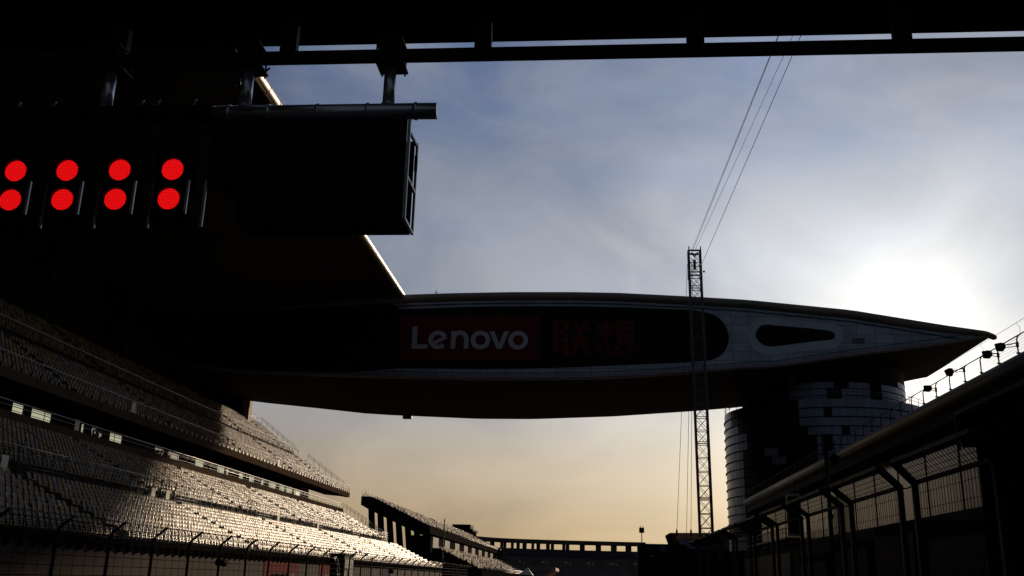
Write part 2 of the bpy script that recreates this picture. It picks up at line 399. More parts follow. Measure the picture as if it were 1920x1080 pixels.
# ------------------------------------------------------------------ main grandstand
YE = 160.0
gs = thing('grandstand', 'two-tier grandstand with rows of ochre and white seats under a huge dark roof', 'grandstand', (-40, 90, 0))
def stairs(b, a0, z0, dx, dz, n, y0, y1, zlow):
    prof = [(a0, zlow), (a0, z0)]
    for i in range(n):
        if i: prof.append((a0 + dx * i, z0 + dz * i))
        prof.append((a0 + dx * (i + 1), z0 + dz * i))
    prof.append((a0 + dx * n, z0 + dz * n)); prof.append((a0 + dx * n + .25, z0 + dz * n)); prof.append((a0 + dx * n + .25, z0 + dz * n - .5)); 
    b.prism(prof, lambda p, t: (-p[0], t, p[1]), y0, y1)
# seat template: curved plastic shell facing +X, width along Y
def seat_template():
    ys = [-.17, -.10, 0, .10, .17]; bul = [.056, .015, 0, .015, .056]; zs = [.44, .62, .77, .82]; tl = [0, -.05, -.10, -.125]
    vs = []; fs = []
    for back in (0, 1):
        for j, z in enumerate(zs):
            for i, y in enumerate(ys):
                zz_ = z - (.05 if (j == 3 and i in (0, 4)) else 0) + (.03 if (j == 0 and i in (0, 4)) else 0)
                vs.append((bul[i] + tl[j] - (.03 if back else 0), y, zz_))
    q = lambda k, j, i: k * 20 + j * 5 + i
    for j in range(3):
        for i in range(4):
            fs.append((q(0, j, i), q(0, j, i + 1), q(0, j + 1, i + 1), q(0, j + 1, i)))
            fs.append((q(1, j, i), q(1, j + 1, i), q(1, j + 1, i + 1), q(1, j, i + 1)))
    for i in range(4): fs.append((q(0, 3, i), q(0, 3, i + 1), q(1, 3, i + 1), q(1, 3, i)))
    for j in range(3):
        fs.append((q(0, j, 0), q(0, j + 1, 0), q(1, j + 1, 0), q(1, j, 0))); fs.append((q(0, j, 4), q(1, j, 4), q(1, j + 1, 4), q(0, j + 1, 4)))
    o = len(vs)
    vs += [(-.02, -.16, .37), (.20, -.15, .40), (.20, .15, .40), (-.02, .16, .37), (-.02, -.16, .40), (.20, -.15, .425), (.20, .15, .425), (-.02, .16, .40)]
    fs += [tuple(o + k for k in f) for f in ((0, 3, 2, 1), (4, 5, 6, 7), (0, 1, 5, 4), (1, 2, 6, 5), (2, 3, 7, 6), (3, 0, 4, 7))]
    return np.array(vs), fs
SV, SF = seat_template()
SEATM = ['seat_ochre', 'seat_white', 'seat_mauve', 'seat_grey']
AISLES = [30.5, 51.2, 72.6, 92.3, 112.5, 132.6, 152.5]
def seat_spots(a0, z0, dx, dz, n, y0, y1, prob, pitch=.52, aw=.62):
    out = []
    for i in range(n):
        for y in np.arange(y0, y1, pitch):
            if min(abs(y - q) for q in AISLES) < aw: continue
            p = prob(a0 + dx * i, y)
            out.append((-(a0 + dx * (i + .62)), y + rng.normal(0, .006), z0 + dz * i, rng.choice(4, p=p)))
    return out
def seat_mesh(name, spots, parent):
    n = len(spots); nv = len(SV); P = np.array([s[:3] for s in spots]) - np.array(parent['_o'])
    tilt = rng.normal(0, .022, n); yaw = rng.normal(0, .02, n)
    V = np.repeat(SV[None], n, 0)
    x = V[:, :, 0] + tilt[:, None] * (V[:, :, 2] - .4) - yaw[:, None] * V[:, :, 1]; y = V[:, :, 1] + yaw[:, None] * V[:, :, 0]
    V = np.stack([x, y, V[:, :, 2]], 2) + P[:, None, :]
    quads = np.array(SF); nf = len(quads)
    F = (quads[None] + (np.arange(n) * nv)[:, None, None]).reshape(-1)
    me = bpy.data.meshes.new(name)
    me.vertices.add(n * nv); me.vertices.foreach_set('co', V.reshape(-1))
    me.loops.add(n * nf * 4); me.loops.foreach_set('vertex_index', F.astype(np.int32))
    me.polygons.add(n * nf); me.polygons.foreach_set('loop_start', np.arange(0, n * nf * 4, 4, dtype=np.int32))
    me.polygons.foreach_set('material_index', np.repeat(np.array([s[3] for s in spots], dtype=np.int32), nf))
    sm = np.zeros((n, nf), dtype=bool); sm[:, :24] = True
    me.polygons.foreach_set('use_smooth', sm.reshape(-1))
    for k in SEATM: me.materials.append(MATS[k])
    me.update(); me.validate()
    o = bpy.data.objects.new(name, me); COL.objects.link(o); o.parent = parent; o['_o'] = parent['_o']
    return o
def rail(b, a, zb, zt, y0, y1, step, bars=3, r=.022, curve=0.0, rp=.026):
    """posts and bars along the stand at x=-a; curve bends the post tops towards the track"""
    n = max(1, int((y1 - y0) / step))
    for k in range(n + 1):
        y = y0 + (y1 - y0) * k / n
        if curve: b.tube([(-a, y, zb), (-a, y, zt - .22), (-a - .10, y, zt - .06), (-a - curve, y, zt)], rp, 5)
        else: b.tube([(-a, y, zb), (-a, y, zt)], rp, 5)
    for k in range(bars):
        z = zb + .12 + (zt - .3 - zb) * k / max(1, bars - 1) if bars > 1 else (zb + zt) / 2
        b.tube([(-a, y0, z), (-a, y1, z)], r, 5)

# lower tier
lt = MB()
stairs(lt, 24.6, 3.0, .7, .33, 10, -90, YE, 2.0)
lt.prism([(31.85, 2), (33.4, 2), (33.4, 6.35), (31.85, 6.35)], lambda p, t: (-p[0], t, p[1]), -90, YE)
stairs(lt, 33.42, 7.2, .72, .39, 10, -90, YE, 2.0)
for q in AISLES:                                                       # dark step blocks of the aisles
    for i in range(10):
        lt.box((-(24.6 + .7 * (i + .5)) - .17, q - .55, 3.0 + .33 * i), (-(24.6 + .7 * (i + .5)) + .17, q + .55, 3.165 + .33 * i))
        lt.box((-(33.42 + .72 * (i + .5)) - .18, q - .55, 7.2 + .39 * i), (-(33.42 + .72 * (i + .5)) + .18, q + .55, 7.395 + .39 * i))
lower = lt.build('lower_tier', 'tread', gs)
b = MB(); b.box((-24.4, -90, 0), (-24.0, YE, 2.9)); b.build('front_wall', 'concrete', gs)
b = MB(); b.box((-24.6, -90, 2.9), (-23.82, YE, 3.16)); 
for k in range(141): y = 20 + k; b.box((-23.98, y - .11, 2.55), (-23.85, y + .11, 2.9))
b.build('ledge', 'black_matte', gs)
b = MB(); rail(b, 23.95, 3.16, 4.0, 20, YE, 1.0, 4, .02, .16, .03); b.build('railing', 'rail_dark', gs)
b = MB(); b.tube([(-24.12, 20, 4.02), (-24.12, YE, 4.02)], .028, 6); b.build('handrail', 'rail_white', gs)
b = MB(); rail(b, 33.36, 6.35, 8.45, 20, YE, 1.3, 2, .022, 0, .03)
for k, q in enumerate(AISLES):                                         # vomitory enclosures beside the aisles
    for y in (q + 1.2, q + 7.5):
        pass
    for yy in np.arange(q + 1.0, q + 8.2, .9):
        b.tube([(-33.3, yy, 6.4), (-33.3, yy, 8.45)], .03, 5)
    for z in (6.6, 6.85, 7.1, 7.35, 7.6, 7.85, 8.1): b.tube([(-33.3, q + 1.0, z), (-33.3, q + 8.2, z)], .028, 5)
    for yy in (q + 1.0, q + 4.6, q + 8.2): b.tube([(-33.4, yy, 8.2), (-36.4, yy, 10.2), (-36.4, yy, 9.0)], .03, 5)
    b.tube([(-36.4, q + 1.0, 10.2), (-36.4, q + 8.2, 10.2)], .028, 5)
b.build('railing', 'rail_dark', gs)
b = MB()
for k, q in enumerate(AISLES): b.tube([(-33.33, q - 10.5, 8.47), (-33.33, q - 1.2, 8.47)], .028, 6); b.tube([(-33.33, q + 1.0, 8.47), (-33.33, q + 8.2, 8.47)], .03, 6)
b.build('handrail', 'rail_white', gs)
b = MB(); b.box((-41.2, -90, 10.6), (-40.9, YE, 12.2)); b.build('parapet', 'fascia_brown', gs)
b = MB(); rail(b, 41.0, 12.2, 12.95, 20, YE, 2.2, 2, .025, 0, .03); b.build('railing', 'rail_dark', gs)
b = MB(); b.tube([(-40.95, 20, 12.95), (-40.95, YE - 2, 12.95)], .05, 6); b.tube([(-40.95, 60, 12.6), (-40.95, YE - 2, 12.6)], .03, 6); b.build('handrail', 'rail_white', gs)
# concourse: floor, back wall with tall openings
b = MB(); b.box((-57, -90, 11.4), (-41.2, YE, 11.9)); b.build('concourse_floor', 'concrete_dark', gs)
OPEN = [(61.5, 63.6), (65.2, 67.2), (68.0, 70.0), (74.2, 76.0), (77.0, 80.3), (85.3, 86.0), (87.2, 90.0), (90.8, 93.6), (101, 104.0), (104.3, 108.2), (112, 115), (119.2, 122), (122.3, 123.5), (127, 129), (131, 133.5), (136.0, 137.6), (139.5, 143.2), (144.5, 147.5), (148.0, 151.5), (152, 156)]
b = MB(); y = -90
for p, q in OPEN:
    b.box((-47.4, y, 11.9), (-47.0, p, 18)); b.box((-47.4, p, 11.9), (-47.0, q, 13.1)); b.box((-47.4, p, 14.55), (-47.0, q, 18)); y = q
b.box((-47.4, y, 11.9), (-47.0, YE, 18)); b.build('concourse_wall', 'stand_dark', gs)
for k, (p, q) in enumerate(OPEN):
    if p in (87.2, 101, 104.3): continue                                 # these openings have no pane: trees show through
    b = MB(); b.box((-47.26, p, 13.1), (-47.22, q, 14.55)); b.build('sky_glow_pane', 'sky_glow', gs)  # glowing panes added in place of bright sky behind the openings
# upper tier
ut = MB()
stairs(ut, 40.7, 14.7, .78, .55, 9, -90, YE, 14.1)
ut.prism([(47.9, 17), (49.3, 18), (49.3, 19.65), (47.9, 19.65)], lambda p, t: (-p[0], t, p[1]), -90, YE)
stairs(ut, 49.32, 20.7, .78, .58, 9, -90, YE, 18.0)
for q in AISLES:
    for i in range(9):
        ut.box((-(40.7 + .78 * (i + .5)) - .2, q - .55, 14.7 + .55 * i), (-(40.7 + .78 * (i + .5)) + .2, q + .55, 14.97 + .55 * i))
        ut.box((-(49.32 + .78 * (i + .5)) - .2, q - .55, 20.7 + .58 * i), (-(49.32 + .78 * (i + .5)) + .2, q + .55, 20.99 + .58 * i))
ut.prism([(41.2, 14.4), (44, 14.7), (57, 24.3), (57, 25.3), (49, 18.4), (41.4, 14.6)], lambda p, t: (-p[0], t, p[1]), -90, YE - .3)
upper = ut.build('upper_tier', 'tread', gs)
b = MB(); y = -88
while y < YE - 1:
    b.box((-40.7, y + .02, 14.08), (-40.0, min(YE, y + 9.6) - .02, 14.8)); y += 9.6
b.build('lip', 'fascia_brown', gs)
b = MB(); b.prism([(40.7, 14.05), (40.1, 14.05), (43.9, 14.35), (44, 14.6), (40.9, 14.3)], lambda p, t: (-p[0], t, p[1]), -90, YE - 1.2); b.build('lip_soffit', 'concrete_dark', gs)
b = MB(); rail(b, 40.1, 14.8, 15.88, 20, YE, 1.25, 2, .022, .0, .032)
for k in range(112): y = 20 + 1.25 * k; b.box((-40.2, y - .12, 14.8), (-40.02, y + .12, 15.05))
b.build('railing', 'rail_dark', gs)
b = MB(); b.tube([(-40.1, 20, 15.9), (-40.1, YE, 15.9)], .04, 6); b.build('handrail', 'rail_white', gs)
b = MB(); rail(b, 49.25, 19.65, 21.85, 20, YE, 1.3, 2, .025, 0, .032)
b.build('railing', 'rail_dark', gs)
b = MB(); b.tube([(-49.2, 20, 21.87), (-49.2, YE, 21.87)], .045, 6); b.build('handrail', 'rail_white', gs)
b = MB()                                                                # stepped end railings
for (a0, z0, a1, z1) in ((40.2, 15.9, 47.6, 21.1), (49.4, 22.0, 56.2, 27.1), (36.3, 10.4, 41.0, 13.1), (33.6, 8.5, 36.2, 10.3)):
    p, q = Vector((-a0, YE - .05, z0)), Vector((-a1, YE - .05, z1))
    for dz in (0, -.35): b.tube([p + Vector((0, 0, dz)), q + Vector((0, 0, dz))], .03, 5)
    for k in range(8): c = p.lerp(q, k / 7); b.tube([c, c - Vector((0, 0, 1.1))], .03, 5)
b.tube([(-56.2, YE - .05, 27.1), (-57.3, YE - .05, 27.1)], .03, 5)
b.build('end_railing', 'rail_dark', gs)
b = MB(); b.box((-57.3, -90, 25.3), (-56.9, YE, 26.3)); b.build('parapet', 'concrete', gs)
b = MB(); rail(b, 56.6, 25.9, 27.6, 149.5, 157.5, 1.3, 5, .03, 0, .04); b.build('railing', 'rail_white', gs)
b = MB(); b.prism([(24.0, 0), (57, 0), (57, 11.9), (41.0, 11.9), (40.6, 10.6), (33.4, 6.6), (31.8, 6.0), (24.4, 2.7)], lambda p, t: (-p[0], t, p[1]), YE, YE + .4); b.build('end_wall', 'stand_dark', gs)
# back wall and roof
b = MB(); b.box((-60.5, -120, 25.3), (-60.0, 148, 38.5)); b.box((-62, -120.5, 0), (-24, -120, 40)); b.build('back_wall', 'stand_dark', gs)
b = MB(); b.box((-60.0, 148.0, 20), (-56.2, 150.6, 29.2)); b.build('stair_core', 'stand_dark', gs)
for y in (58, 76, 94, 112, 130):
    b = MB(); b.box((-58.2, y - .5, 26.0), (-57.4, y + .5, 37.2)); b.build('column', 'concrete_dark', gs)
rz = lambda a: 40.35 - (a - 27) * .125
b = MB(); b.prism([(27.3, rz(27.3)), (62, rz(62)), (62, rz(62) + 2), (44, rz(44) + 2.6), (27.3, rz(27.3) + .35)], lambda p, t: (-p[0], t, p[1]), -120, 131); roof = b.build('roof', 'soffit', gs)
b = MB(); b.tube([(-27.05, -120, 40.35), (-27.05, 130.2, 40.35)], .44, 20)
for y in np.arange(-29, 130, 2.6): b.tube([(-27.05, y, 40.35), (-27.05, y + .12, 40.35)], .46, 20)
b.build('edge_tube', 'edge_beige', gs)
b = MB()
for y in (66.5, 73.0): b.tube([(-28.2, y, 40.3), (-28.2, y, 39.6)], .05, 6); b.tube([(-28.2, y, 39.7), (-28.2, y + .2, 38.9)], [.25, .32], 10)
b.build('roof_floodlight', 'grey_steel', gs)
# small white row signs on the railings
for (a, z, y) in ((33.2, 7.3, 74.5), (33.2, 7.25, 71.9), (40.0, 15.3, 80.6), (40.0, 15.25, 121.6), (41.0, 12.6, 73.6), (33.2, 7.4, 102.5), (33.2, 7.3, 52.5), (33.2, 7.35, 118.0)):
    b = MB(); b.box((-a + .03, y - .33, z - .45), (-a + .06, y + .33, z + .45)); b.build('row_sign', 'cream_board', gs)
# seats
def prob(a, y):  # white share grows along the stand to paint the farther seats' sunlit brightness
    m_ = min(1, max(0, (y - 60) / 60))
    return [.60 - .42 * m_, .06 + .54 * m_, .16 - .06 * m_, .18 - .06 * m_]
spots = seat_spots(24.6, 3.0, .7, .33, 10, 22, YE - .4, prob) + seat_spots(33.42, 7.2, .72, .39, 10, 22, YE - .4, prob)
up_spots = seat_spots(40.7, 14.7, .78, .55, 9, 40, YE - .4, prob) + seat_spots(49.32, 20.7, .78, .58, 9, 40, YE - .4, prob)
def in_frame(p):
    c = AX.T @ (np.array(p[:3]) - EYE); u = 960 + FPX * c[0] / c[2]; v = 540 - FPX * c[1] / c[2]
    return 4 < u < 1916 and 4 < v < 985
near = sorted((math.dist(s[:3], EYE), i) for i, s in enumerate(spots) if in_frame(s))[:100]
near_i = {i for _, i in near}
seatme = {}
for i in sorted(near_i):
    s = spots[i]
    if s[3] not in seatme:
        me = bpy.data.meshes.new('seat'); me.from_pydata([tuple(v) for v in SV], [], SF); me.materials.append(MATS[SEATM[s[3]]])
        for p in me.polygons: p.use_smooth = p.index < 24
        seatme[s[3]] = me
    o = bpy.data.objects.new('seat', seatme[s[3]]); COL.objects.link(o); o.parent = lower
    o.location = Vector(s[:3]) - Vector(gs['_o']); o.rotation_euler = (0, float(rng.normal(0, .04)), float(rng.normal(0, .03)))
o = seat_mesh('seating', [s for i, s in enumerate(spots) if i not in near_i] + up_spots, gs); o['kind'] = 'stuff'

# lettering ------------------------------------------------------------------
def arc_poly(cx, cy, R, r, a0, a1, n=22):
    A = [math.radians(a0 + (a1 - a0) * k / n) for k in range(n + 1)]
    return [[(cx + R * math.cos(a), cy + R * math.sin(a)), (cx + R * math.cos(c), cy + R * math.sin(c)), (cx + r * math.cos(c), cy + r * math.sin(c)), (cx + r * math.cos(a), cy + r * math.sin(a))] for a, c in zip(A, A[1:])]
def wordmark():
    """the word Lenovo in heavy rounded letters: list of convex polygons, x-height 1, total width about 6.3"""
    P = [[(0, 0), (.27, 0), (.27, 1.28), (0, 1.28)], [(.27, 0), (.86, 0), (.87, .24), (.27, .24)]]
    cx = 1.42; P += arc_poly(cx, .5, .53, .285, 25, 318)                         # e with a tilted bar
    P.append([(cx - .40, .30), (cx - .32, .15), (cx + .50, .60), (cx + .40, .76)])
    P += [[(2.12, 0), (2.37, 0), (2.37, 1.0), (2.12, 1.0)], [(2.83, 0), (3.08, 0), (3.08, .58), (2.83, .58)]]
    P += arc_poly(2.60, .56, .48, .235, 0, 180)
    P += arc_poly(3.72, .5, .53, .285, 0, 360, 32)
    P += [[(4.18, 1.0), (4.46, 1.0), (4.84, 0), (4.62, 0)], [(4.98, 1.0), (5.25, 1.0), (4.86, 0), (4.64, 0)]]
    P += arc_poly(5.75, .5, .53, .285, 0, 360, 32)
    return P
def strokes(L, w=.1):
    out = []
    for (x0, y0, x1, y1) in L:
        d = Vector((x1 - x0, y1 - y0)).normalized(); n = Vector((-d.y, d.x)) * w / 2
        out.append([(x0 - n.x, y0 - n.y), (x0 + n.x, y0 + n.y), (x1 + n.x, y1 + n.y), (x1 - n.x, y1 - n.y)])
    return out
LIAN = strokes([(.02, .92, .46, .92), (.10, .92, .10, .18), (.38, .92, .38, .0), (.10, .68, .38, .68), (.10, .46, .38, .46), (.0, .16, .46, .24),
                (.60, .98, .68, .84), (.92, .98, .82, .82), (.54, .76, .98, .76), (.50, .48, 1.0, .48), (.75, .76, .74, .48), (.74, .48, .52, .04), (.76, .46, 1.0, .04)], .12)
XIANG = strokes([(.02, .82, .48, .82), (.25, 1.0, .25, .36), (.25, .80, .04, .48), (.25, .78, .46, .56), (.58, .95, .58, .38), (.92, .95, .92, .38), (.58, .93, .92, .93),
                 (.58, .75, .92, .75), (.58, .57, .92, .57), (.58, .40, .92, .40), (.06, .24, .14, .04), (.30, .28, .32, .06), (.32, .05, .66, .05), (.66, .05, .70, .16), (.48, .30, .56, .18), (.82, .28, .94, .10)], .115)
def letters(b, polys, origin, ux, uz, sx, sz, nrm, t):
    o = Vector(origin); ux = Vector(ux); uz = Vector(uz); nrm = Vector(nrm)
    for i, p in enumerate(polys): b.prism(p, lambda q, k: tuple(o + ux * (q[0] * sx) + uz * (q[1] * sz) + nrm * k), 0, t * (1 + .012 * i))

# banners on the stand's front wall
def banner(y0, y1, z1, m_, label, text=True, group=None):
    r_o = thing('wall_banner', label, 'banner', (-23.97, (y0 + y1) / 2, 0), group)
    b = MB(); b.box((-23.995, y0, .25), (-23.97, y1, z1)); b.build('cloth', m_, r_o)
    if text:
        b = MB(); w = (y1 - y0) * .82 / 6.3
        letters(b, wordmark(), (-23.966, y0 + (y1 - y0) * .1, z1 - .75 - w * 1.25), (0, 1, 0), (0, 0, 1), w, w * 1.15, (1, 0, 0), .006)
        b.build('lettering', 'banner_white', r_o)
banner(71.9, 80.5, 2.62, 'banner_red', 'red banner with a white word on the concrete stand wall, nearer of two', True, 'red banners on the stand wall')
banner(87.0, 95.0, 2.62, 'banner_red', 'farther red banner on the concrete stand wall, partly behind a black cabinet', True, 'red banners on the stand wall')
banner(114, 119, 3.5, 'banner_blue', 'dark blue upright banner on the stand wall by the fence', False)

# ------------------------------------------------------------------ debris fence on the left of the track
df = thing('debris_fence', 'black debris fence with tall bent posts along the left of the track', 'fence', (-19.2, 70, 0))
pm = None
FY = [22.3 + 4.0 * k for k in range(34)]
for y in FY:
    if pm is None:
        b = MB(); b.tube([(-19.2, y, 0), (-19.2, y, 2.95), (-19.12, y, 3.12), (-18.62, y, 3.52)], [.07, .062, .062, .06], 8); b.box((-19.35, y - .15, 0), (-19.05, y + .15, .03))
        pm = b.build('post', 'black_steel', df); y00 = y
    else:
        c = pm.copy(); COL.objects.link(c); c.location = (0, y - y00, 0)
b = MB()
for z in (.4, .75, 1.1, 1.45, 1.8, 2.15, 2.5, 2.9): b.tube([(-19.14, 18, z), (-19.14, FY[-1], z)], .012, 4)
for t_ in (.15, .5, .97): b.tube([(-19.12 + .5 * t_, 18, 3.12 + .4 * t_), (-19.12 + .5 * t_, FY[-1], 3.12 + .4 * t_)], .011, 4)
y = 18
while y < FY[-1]: b.tube([(-19.14, y, .3), (-19.14, y, 2.95)], .009, 4); y += .8
b.build('wire_mesh', 'mesh_wire', df)
b = MB(); b.box((-19.45, -20, 0), (-18.95, 430, .0)) if False else None
b = MB(); b.prism([(-19.9, 0), (-19.3 + .0, 0), (-19.36, .95), (-19.75, .95)], lambda p, t: (p[0], t, p[1]), -20, 156); tag(b.build('barrier_wall', 'concrete', loc=(-19.6, 70, 0)), 'low concrete barrier running below the debris fence and grandstand', 'barrier')
# horn loudspeakers on fence posts
for k, (y, lab) in enumerate(((53.3 - 3.3, 'black twin horn loudspeaker on a fence post, nearest the camera'), (94.0, 'black twin horn loudspeaker on a fence post beyond the dark cabinet'))):
    b = MB()
    for s in (-1, 1): b.tube([(-19.05, y + s * .08, 2.12), (-18.95, y + s * .36, 2.16)], [.05, .2], 10); b.tube([(-18.95, y + s * .36, 2.16), (-18.95, y + s * .38, 2.16)], [.2, .21], 10)
    b.box((-19.14, y - .1, 2.0), (-18.98, y + .1, 2.3))
    tag(b.build('loudspeaker', 'black_paint', loc=(-19.05, y, 2.1)), lab, 'loudspeaker', 'loudspeakers on the left fence')
# dark cabinet and white-edged chute by the fence
cb_ = thing('trackside_cabinet', 'tall black trackside cabinet behind the fence in front of the red banner', 'cabinet', (-20.9, 82, 0))
b = MB(); b.box((-21.6, 81.4, 0), (-20.4, 84.6, 3.3)); b.box((-21.7, 81.2, 3.3), (-20.3, 84.8, 3.42)); b.build('body', 'black_paint', cb_)
b = MB(); b.box((-20.398, 81.6, .3), (-20.37, 84.4, 3.0)); b.build('door', 'black_steel', cb_)
b = MB()
pts = [(-20.6, 78.0, 3.0), (-20.6, 78.9, 2.95), (-20.6, 79.5, 2.5), (-20.6, 80.0, 1.7), (-20.6, 80.7, .9), (-20.6, 81.0, 0)]
b.tube(pts, .09, 8); b.tube([(p[0], p[1] + .75, p[2] + .1) for p in pts], .06, 8)
for p in pts[1:-1]: b.bar(p, (p[0], p[1] + .75, p[2] + .1), .05)
tag(b.build('marshal_ladder', 'galvanised', loc=(-20.6, 79.5, 0)), 'curved pale metal ladder frame beside the black trackside cabinet', 'ladder')

# ------------------------------------------------------------------ wing-shaped bridge building across the track
YW, YB = 130.0, 150.0
def tab(pts, Y): q = np.array([at(u, v, Y=Y) for u, v in pts]); return q[:, 0], q[:, 2]
tx, tz = tab([(755, 553), (850, 550), (960, 548), (1080, 548), (1160, 549.5), (1290, 556), (1400, 562.5), (1594, 581.6), (1771, 610), (1849, 621), (1863, 627)], YW)
bx, bz = tab([(430, 697), (700, 706), (900, 710), (1000, 710), (1100, 709), (1200, 705), (1400, 690), (1452, 688), (1594, 667), (1771, 644), (1850, 631), (1863, 628)], YW)
kx, kz = tab([(465, 752), (600, 766), (700, 777), (900, 785.5), (1000, 786), (1150, 781), (1300, 771), (1395, 763), (1694, 716), (1739, 707)], YB)
XT = tx[-1]
def ztop(x): return np.interp(x, np.concatenate([[-80], tx]), np.concatenate([[37.0], tz]))
def zbot(x): return np.interp(x, np.concatenate([[-80], bx]), np.concatenate([[34.0], bz]))
XK = kx[-1]
def back(x):
    if x > XK:
        f = (x - XK) / (XT - XK); return YB + (YW + .3 - YB) * f, kz[-1] + (bz[-1] - kz[-1]) * f
    return YB, float(np.interp(x, np.concatenate([[-80], kx]), np.concatenate([[33.5], kz])))
wg = thing('wing_building', 'long lens-shaped bridge building spanning the track high up, pointed at its tip', 'building', (0, 140, 26))
xs = np.concatenate([np.linspace(-80, -28, 14), np.linspace(-25, 48, 44), np.linspace(49, XT, 14)])
f = MB()
for x0, x1 in zip(xs, xs[1:]): f.quad((x0, YW, zbot(x0)), (x1, YW, zbot(x1)), (x1, YW, ztop(x1) - .02), (x0, YW, ztop(x0) - .02))
f.build('front_face', 'wing_panel', wg)
f = MB(); NB = 10
def belly(x):
    yb, zb_ = back(x); out = []
    sag = min(1.0, max(0.0, (XT - x) / 12)) * .7
    for i in range(NB + 1):
        s = i / NB; out.append((x, YW + .001 + (yb - YW) * s, zbot(x) + (zb_ - zbot(x)) * s - sag * 4 * s * (1 - s) * .55))
    return out
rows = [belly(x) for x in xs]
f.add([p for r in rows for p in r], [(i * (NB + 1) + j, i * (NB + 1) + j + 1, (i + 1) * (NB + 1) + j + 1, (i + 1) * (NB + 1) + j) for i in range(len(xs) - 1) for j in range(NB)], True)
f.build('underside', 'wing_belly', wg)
f = MB()
def roofrow(x):
    yb, zb_ = back(x); h = ztop(x) - zbot(x)
    return [(x, YW, ztop(x) - .02), (x, YW + (yb - YW) * .35, ztop(x) - .15), (x, YW + (yb - YW) * .7, ztop(x) - .12 * h), (x, YW + (yb - YW) * .93, zb_ + .45 * h), (x, yb, zb_)]
rows = [roofrow(x) for x in xs]
f.add([p for r in rows for p in r], [(i * 5 + j, (i + 1) * 5 + j, (i + 1) * 5 + j + 1, i * 5 + j + 1) for i in range(len(xs) - 1) for j in range(4)], True)
f.build('roof', 'wing_roof', wg)
f = MB()
R = [float(min(.62, .40 + .02 * (XT - x))) for x in xs]
f.tube([(x, YW + .05, ztop(x) - r * .95) for x, r in zip(xs, R)] + [(XT + d, YW + .05, ztop(XT) - .38) for d in (.2, .34, .4)], R + [.33, .2, .05], 14); f.build('top_rim', 'wing_tube', wg)
f = MB(); R2 = [float(min(.34, .14 + .012 * (XT - x + .5))) for x in xs]
f.tube([(x, YW - .02, zbot(x) + r * .3) for x, r in zip(xs, R2)], R2, 12); f.build('bottom_rim', 'wing_tube_low', wg)
f = MB(); f.tube([(x, YW - .35, zbot(x) + .72) for x in xs[3:-4]], .05, 6)
f.tube([(x, YW - .12, ztop(x) - 1.62) for x in xs[3:-5]], .06, 6)
for x in np.arange(-60, 45, 2.45): f.bar((x, YW - .12, float(ztop(x)) - 1.62), (x, YW, float(ztop(x)) - 1.45), .07)
f.build('service_rail', 'rail_dark', wg)
def slab(b, uv, d0, d1):
    P = [at(u, v, Y=YW) for u, v in uv]
    b.prism([(p[0], p[2]) for p in P], lambda p, t: (p[0], YW - t, p[1]), d0, d1)
# dark glazed band with the round end, widened leftwards to paint the roof's shade
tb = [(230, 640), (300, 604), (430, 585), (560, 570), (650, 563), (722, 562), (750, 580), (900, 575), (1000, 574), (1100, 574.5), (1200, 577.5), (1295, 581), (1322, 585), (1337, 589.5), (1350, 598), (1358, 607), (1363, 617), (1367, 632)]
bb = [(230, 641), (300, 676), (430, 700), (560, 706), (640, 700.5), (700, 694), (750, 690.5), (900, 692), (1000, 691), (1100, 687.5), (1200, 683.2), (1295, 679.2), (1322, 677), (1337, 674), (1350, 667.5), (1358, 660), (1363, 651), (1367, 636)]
b = MB(); slab(b, tb + bb[::-1], .03, .05); b.build('window_band_and_shade', 'glass_band', wg)
# sign: red field and letters
b = MB(); slab(b, [(750, 592), (1011, 592), (1011, 676), (750, 676)], .06, .14); sr = b.build('sign_field', 'sign_red', wg)
p0 = at(772, 654, Y=YW); p1 = at(990, 654, Y=YW); w = (p1[0] - p0[0]) / 6.28
b = MB(); letters(b, wordmark(), (p0[0], YW - .145, p0[2]), (1, 0, 0), (0, 0, 1), w, w * .97, (0, -1, 0), .05); b.build('lettering', 'sign_letter', sr)
b = MB()
for poly, u0, u1 in ((LIAN, 1034, 1106), (XIANG, 1117, 1192)):
    p0 = at(u0, 669, Y=YW); p1 = at(u1, 669, Y=YW); p2 = at(u0, 600, Y=YW)
    letters(b, poly, (p0[0], YW - .06, p0[2]), (1, 0, 0), (0, 0, 1), p1[0] - p0[0], p2[2] - p0[2], (0, -1, 0), .06)
b.build('sign_characters', 'sign_red_dim', wg)
# teardrop window with its pale frame
def rounded(uv, k=4):
    out = []; n = len(uv)
    for i in range(n):
        p0, p1, p2, p3 = [np.array(uv[(i + d) % n], float) for d in (-1, 0, 1, 2)]
        for s in range(k):
            t = s / k; out.append(tuple(.5 * (2 * p1 + (p2 - p0) * t + (2 * p0 - 5 * p1 + 4 * p2 - p3) * t * t + (3 * p1 - p0 - 3 * p2 + p3) * t ** 3)))
    return out
b = MB(); slab(b, rounded([(1401, 629), (1405, 612), (1420, 598), (1440, 595), (1500, 602), (1560, 608), (1577, 615), (1581, 632), (1573, 648), (1556, 655), (1495, 660), (1445, 667), (1418, 659), (1406, 646)]), .02, .06)
wf = b.build('oval_window', 'wing_frame', wg)
b = MB(); slab(b, rounded([(1417, 631), (1420.6, 617), (1433, 609), (1460, 611), (1520, 616), (1551.6, 620), (1563, 624), (1565, 631), (1558, 637), (1520, 641), (1470, 647.5), (1445, 649.8), (1427.6, 645)]), .065, .075); b.build('pane', 'glass_band', wf)
b = MB()
for q in ((1434, 612), (1517, 620), (1530, 627)): c = at(*q, Y=YW); b.tube([(c[0], YW - .08, c[2]), (c[0], YW - .14, c[2])], .09, 8)
b.build('lamp', 'clock_face', wf)
b = MB(); slab(b, [(1598, 634), (1621, 634), (1621, 644), (1598, 644)], .02, .05); b.build('hatch', 'grey_steel', wg)
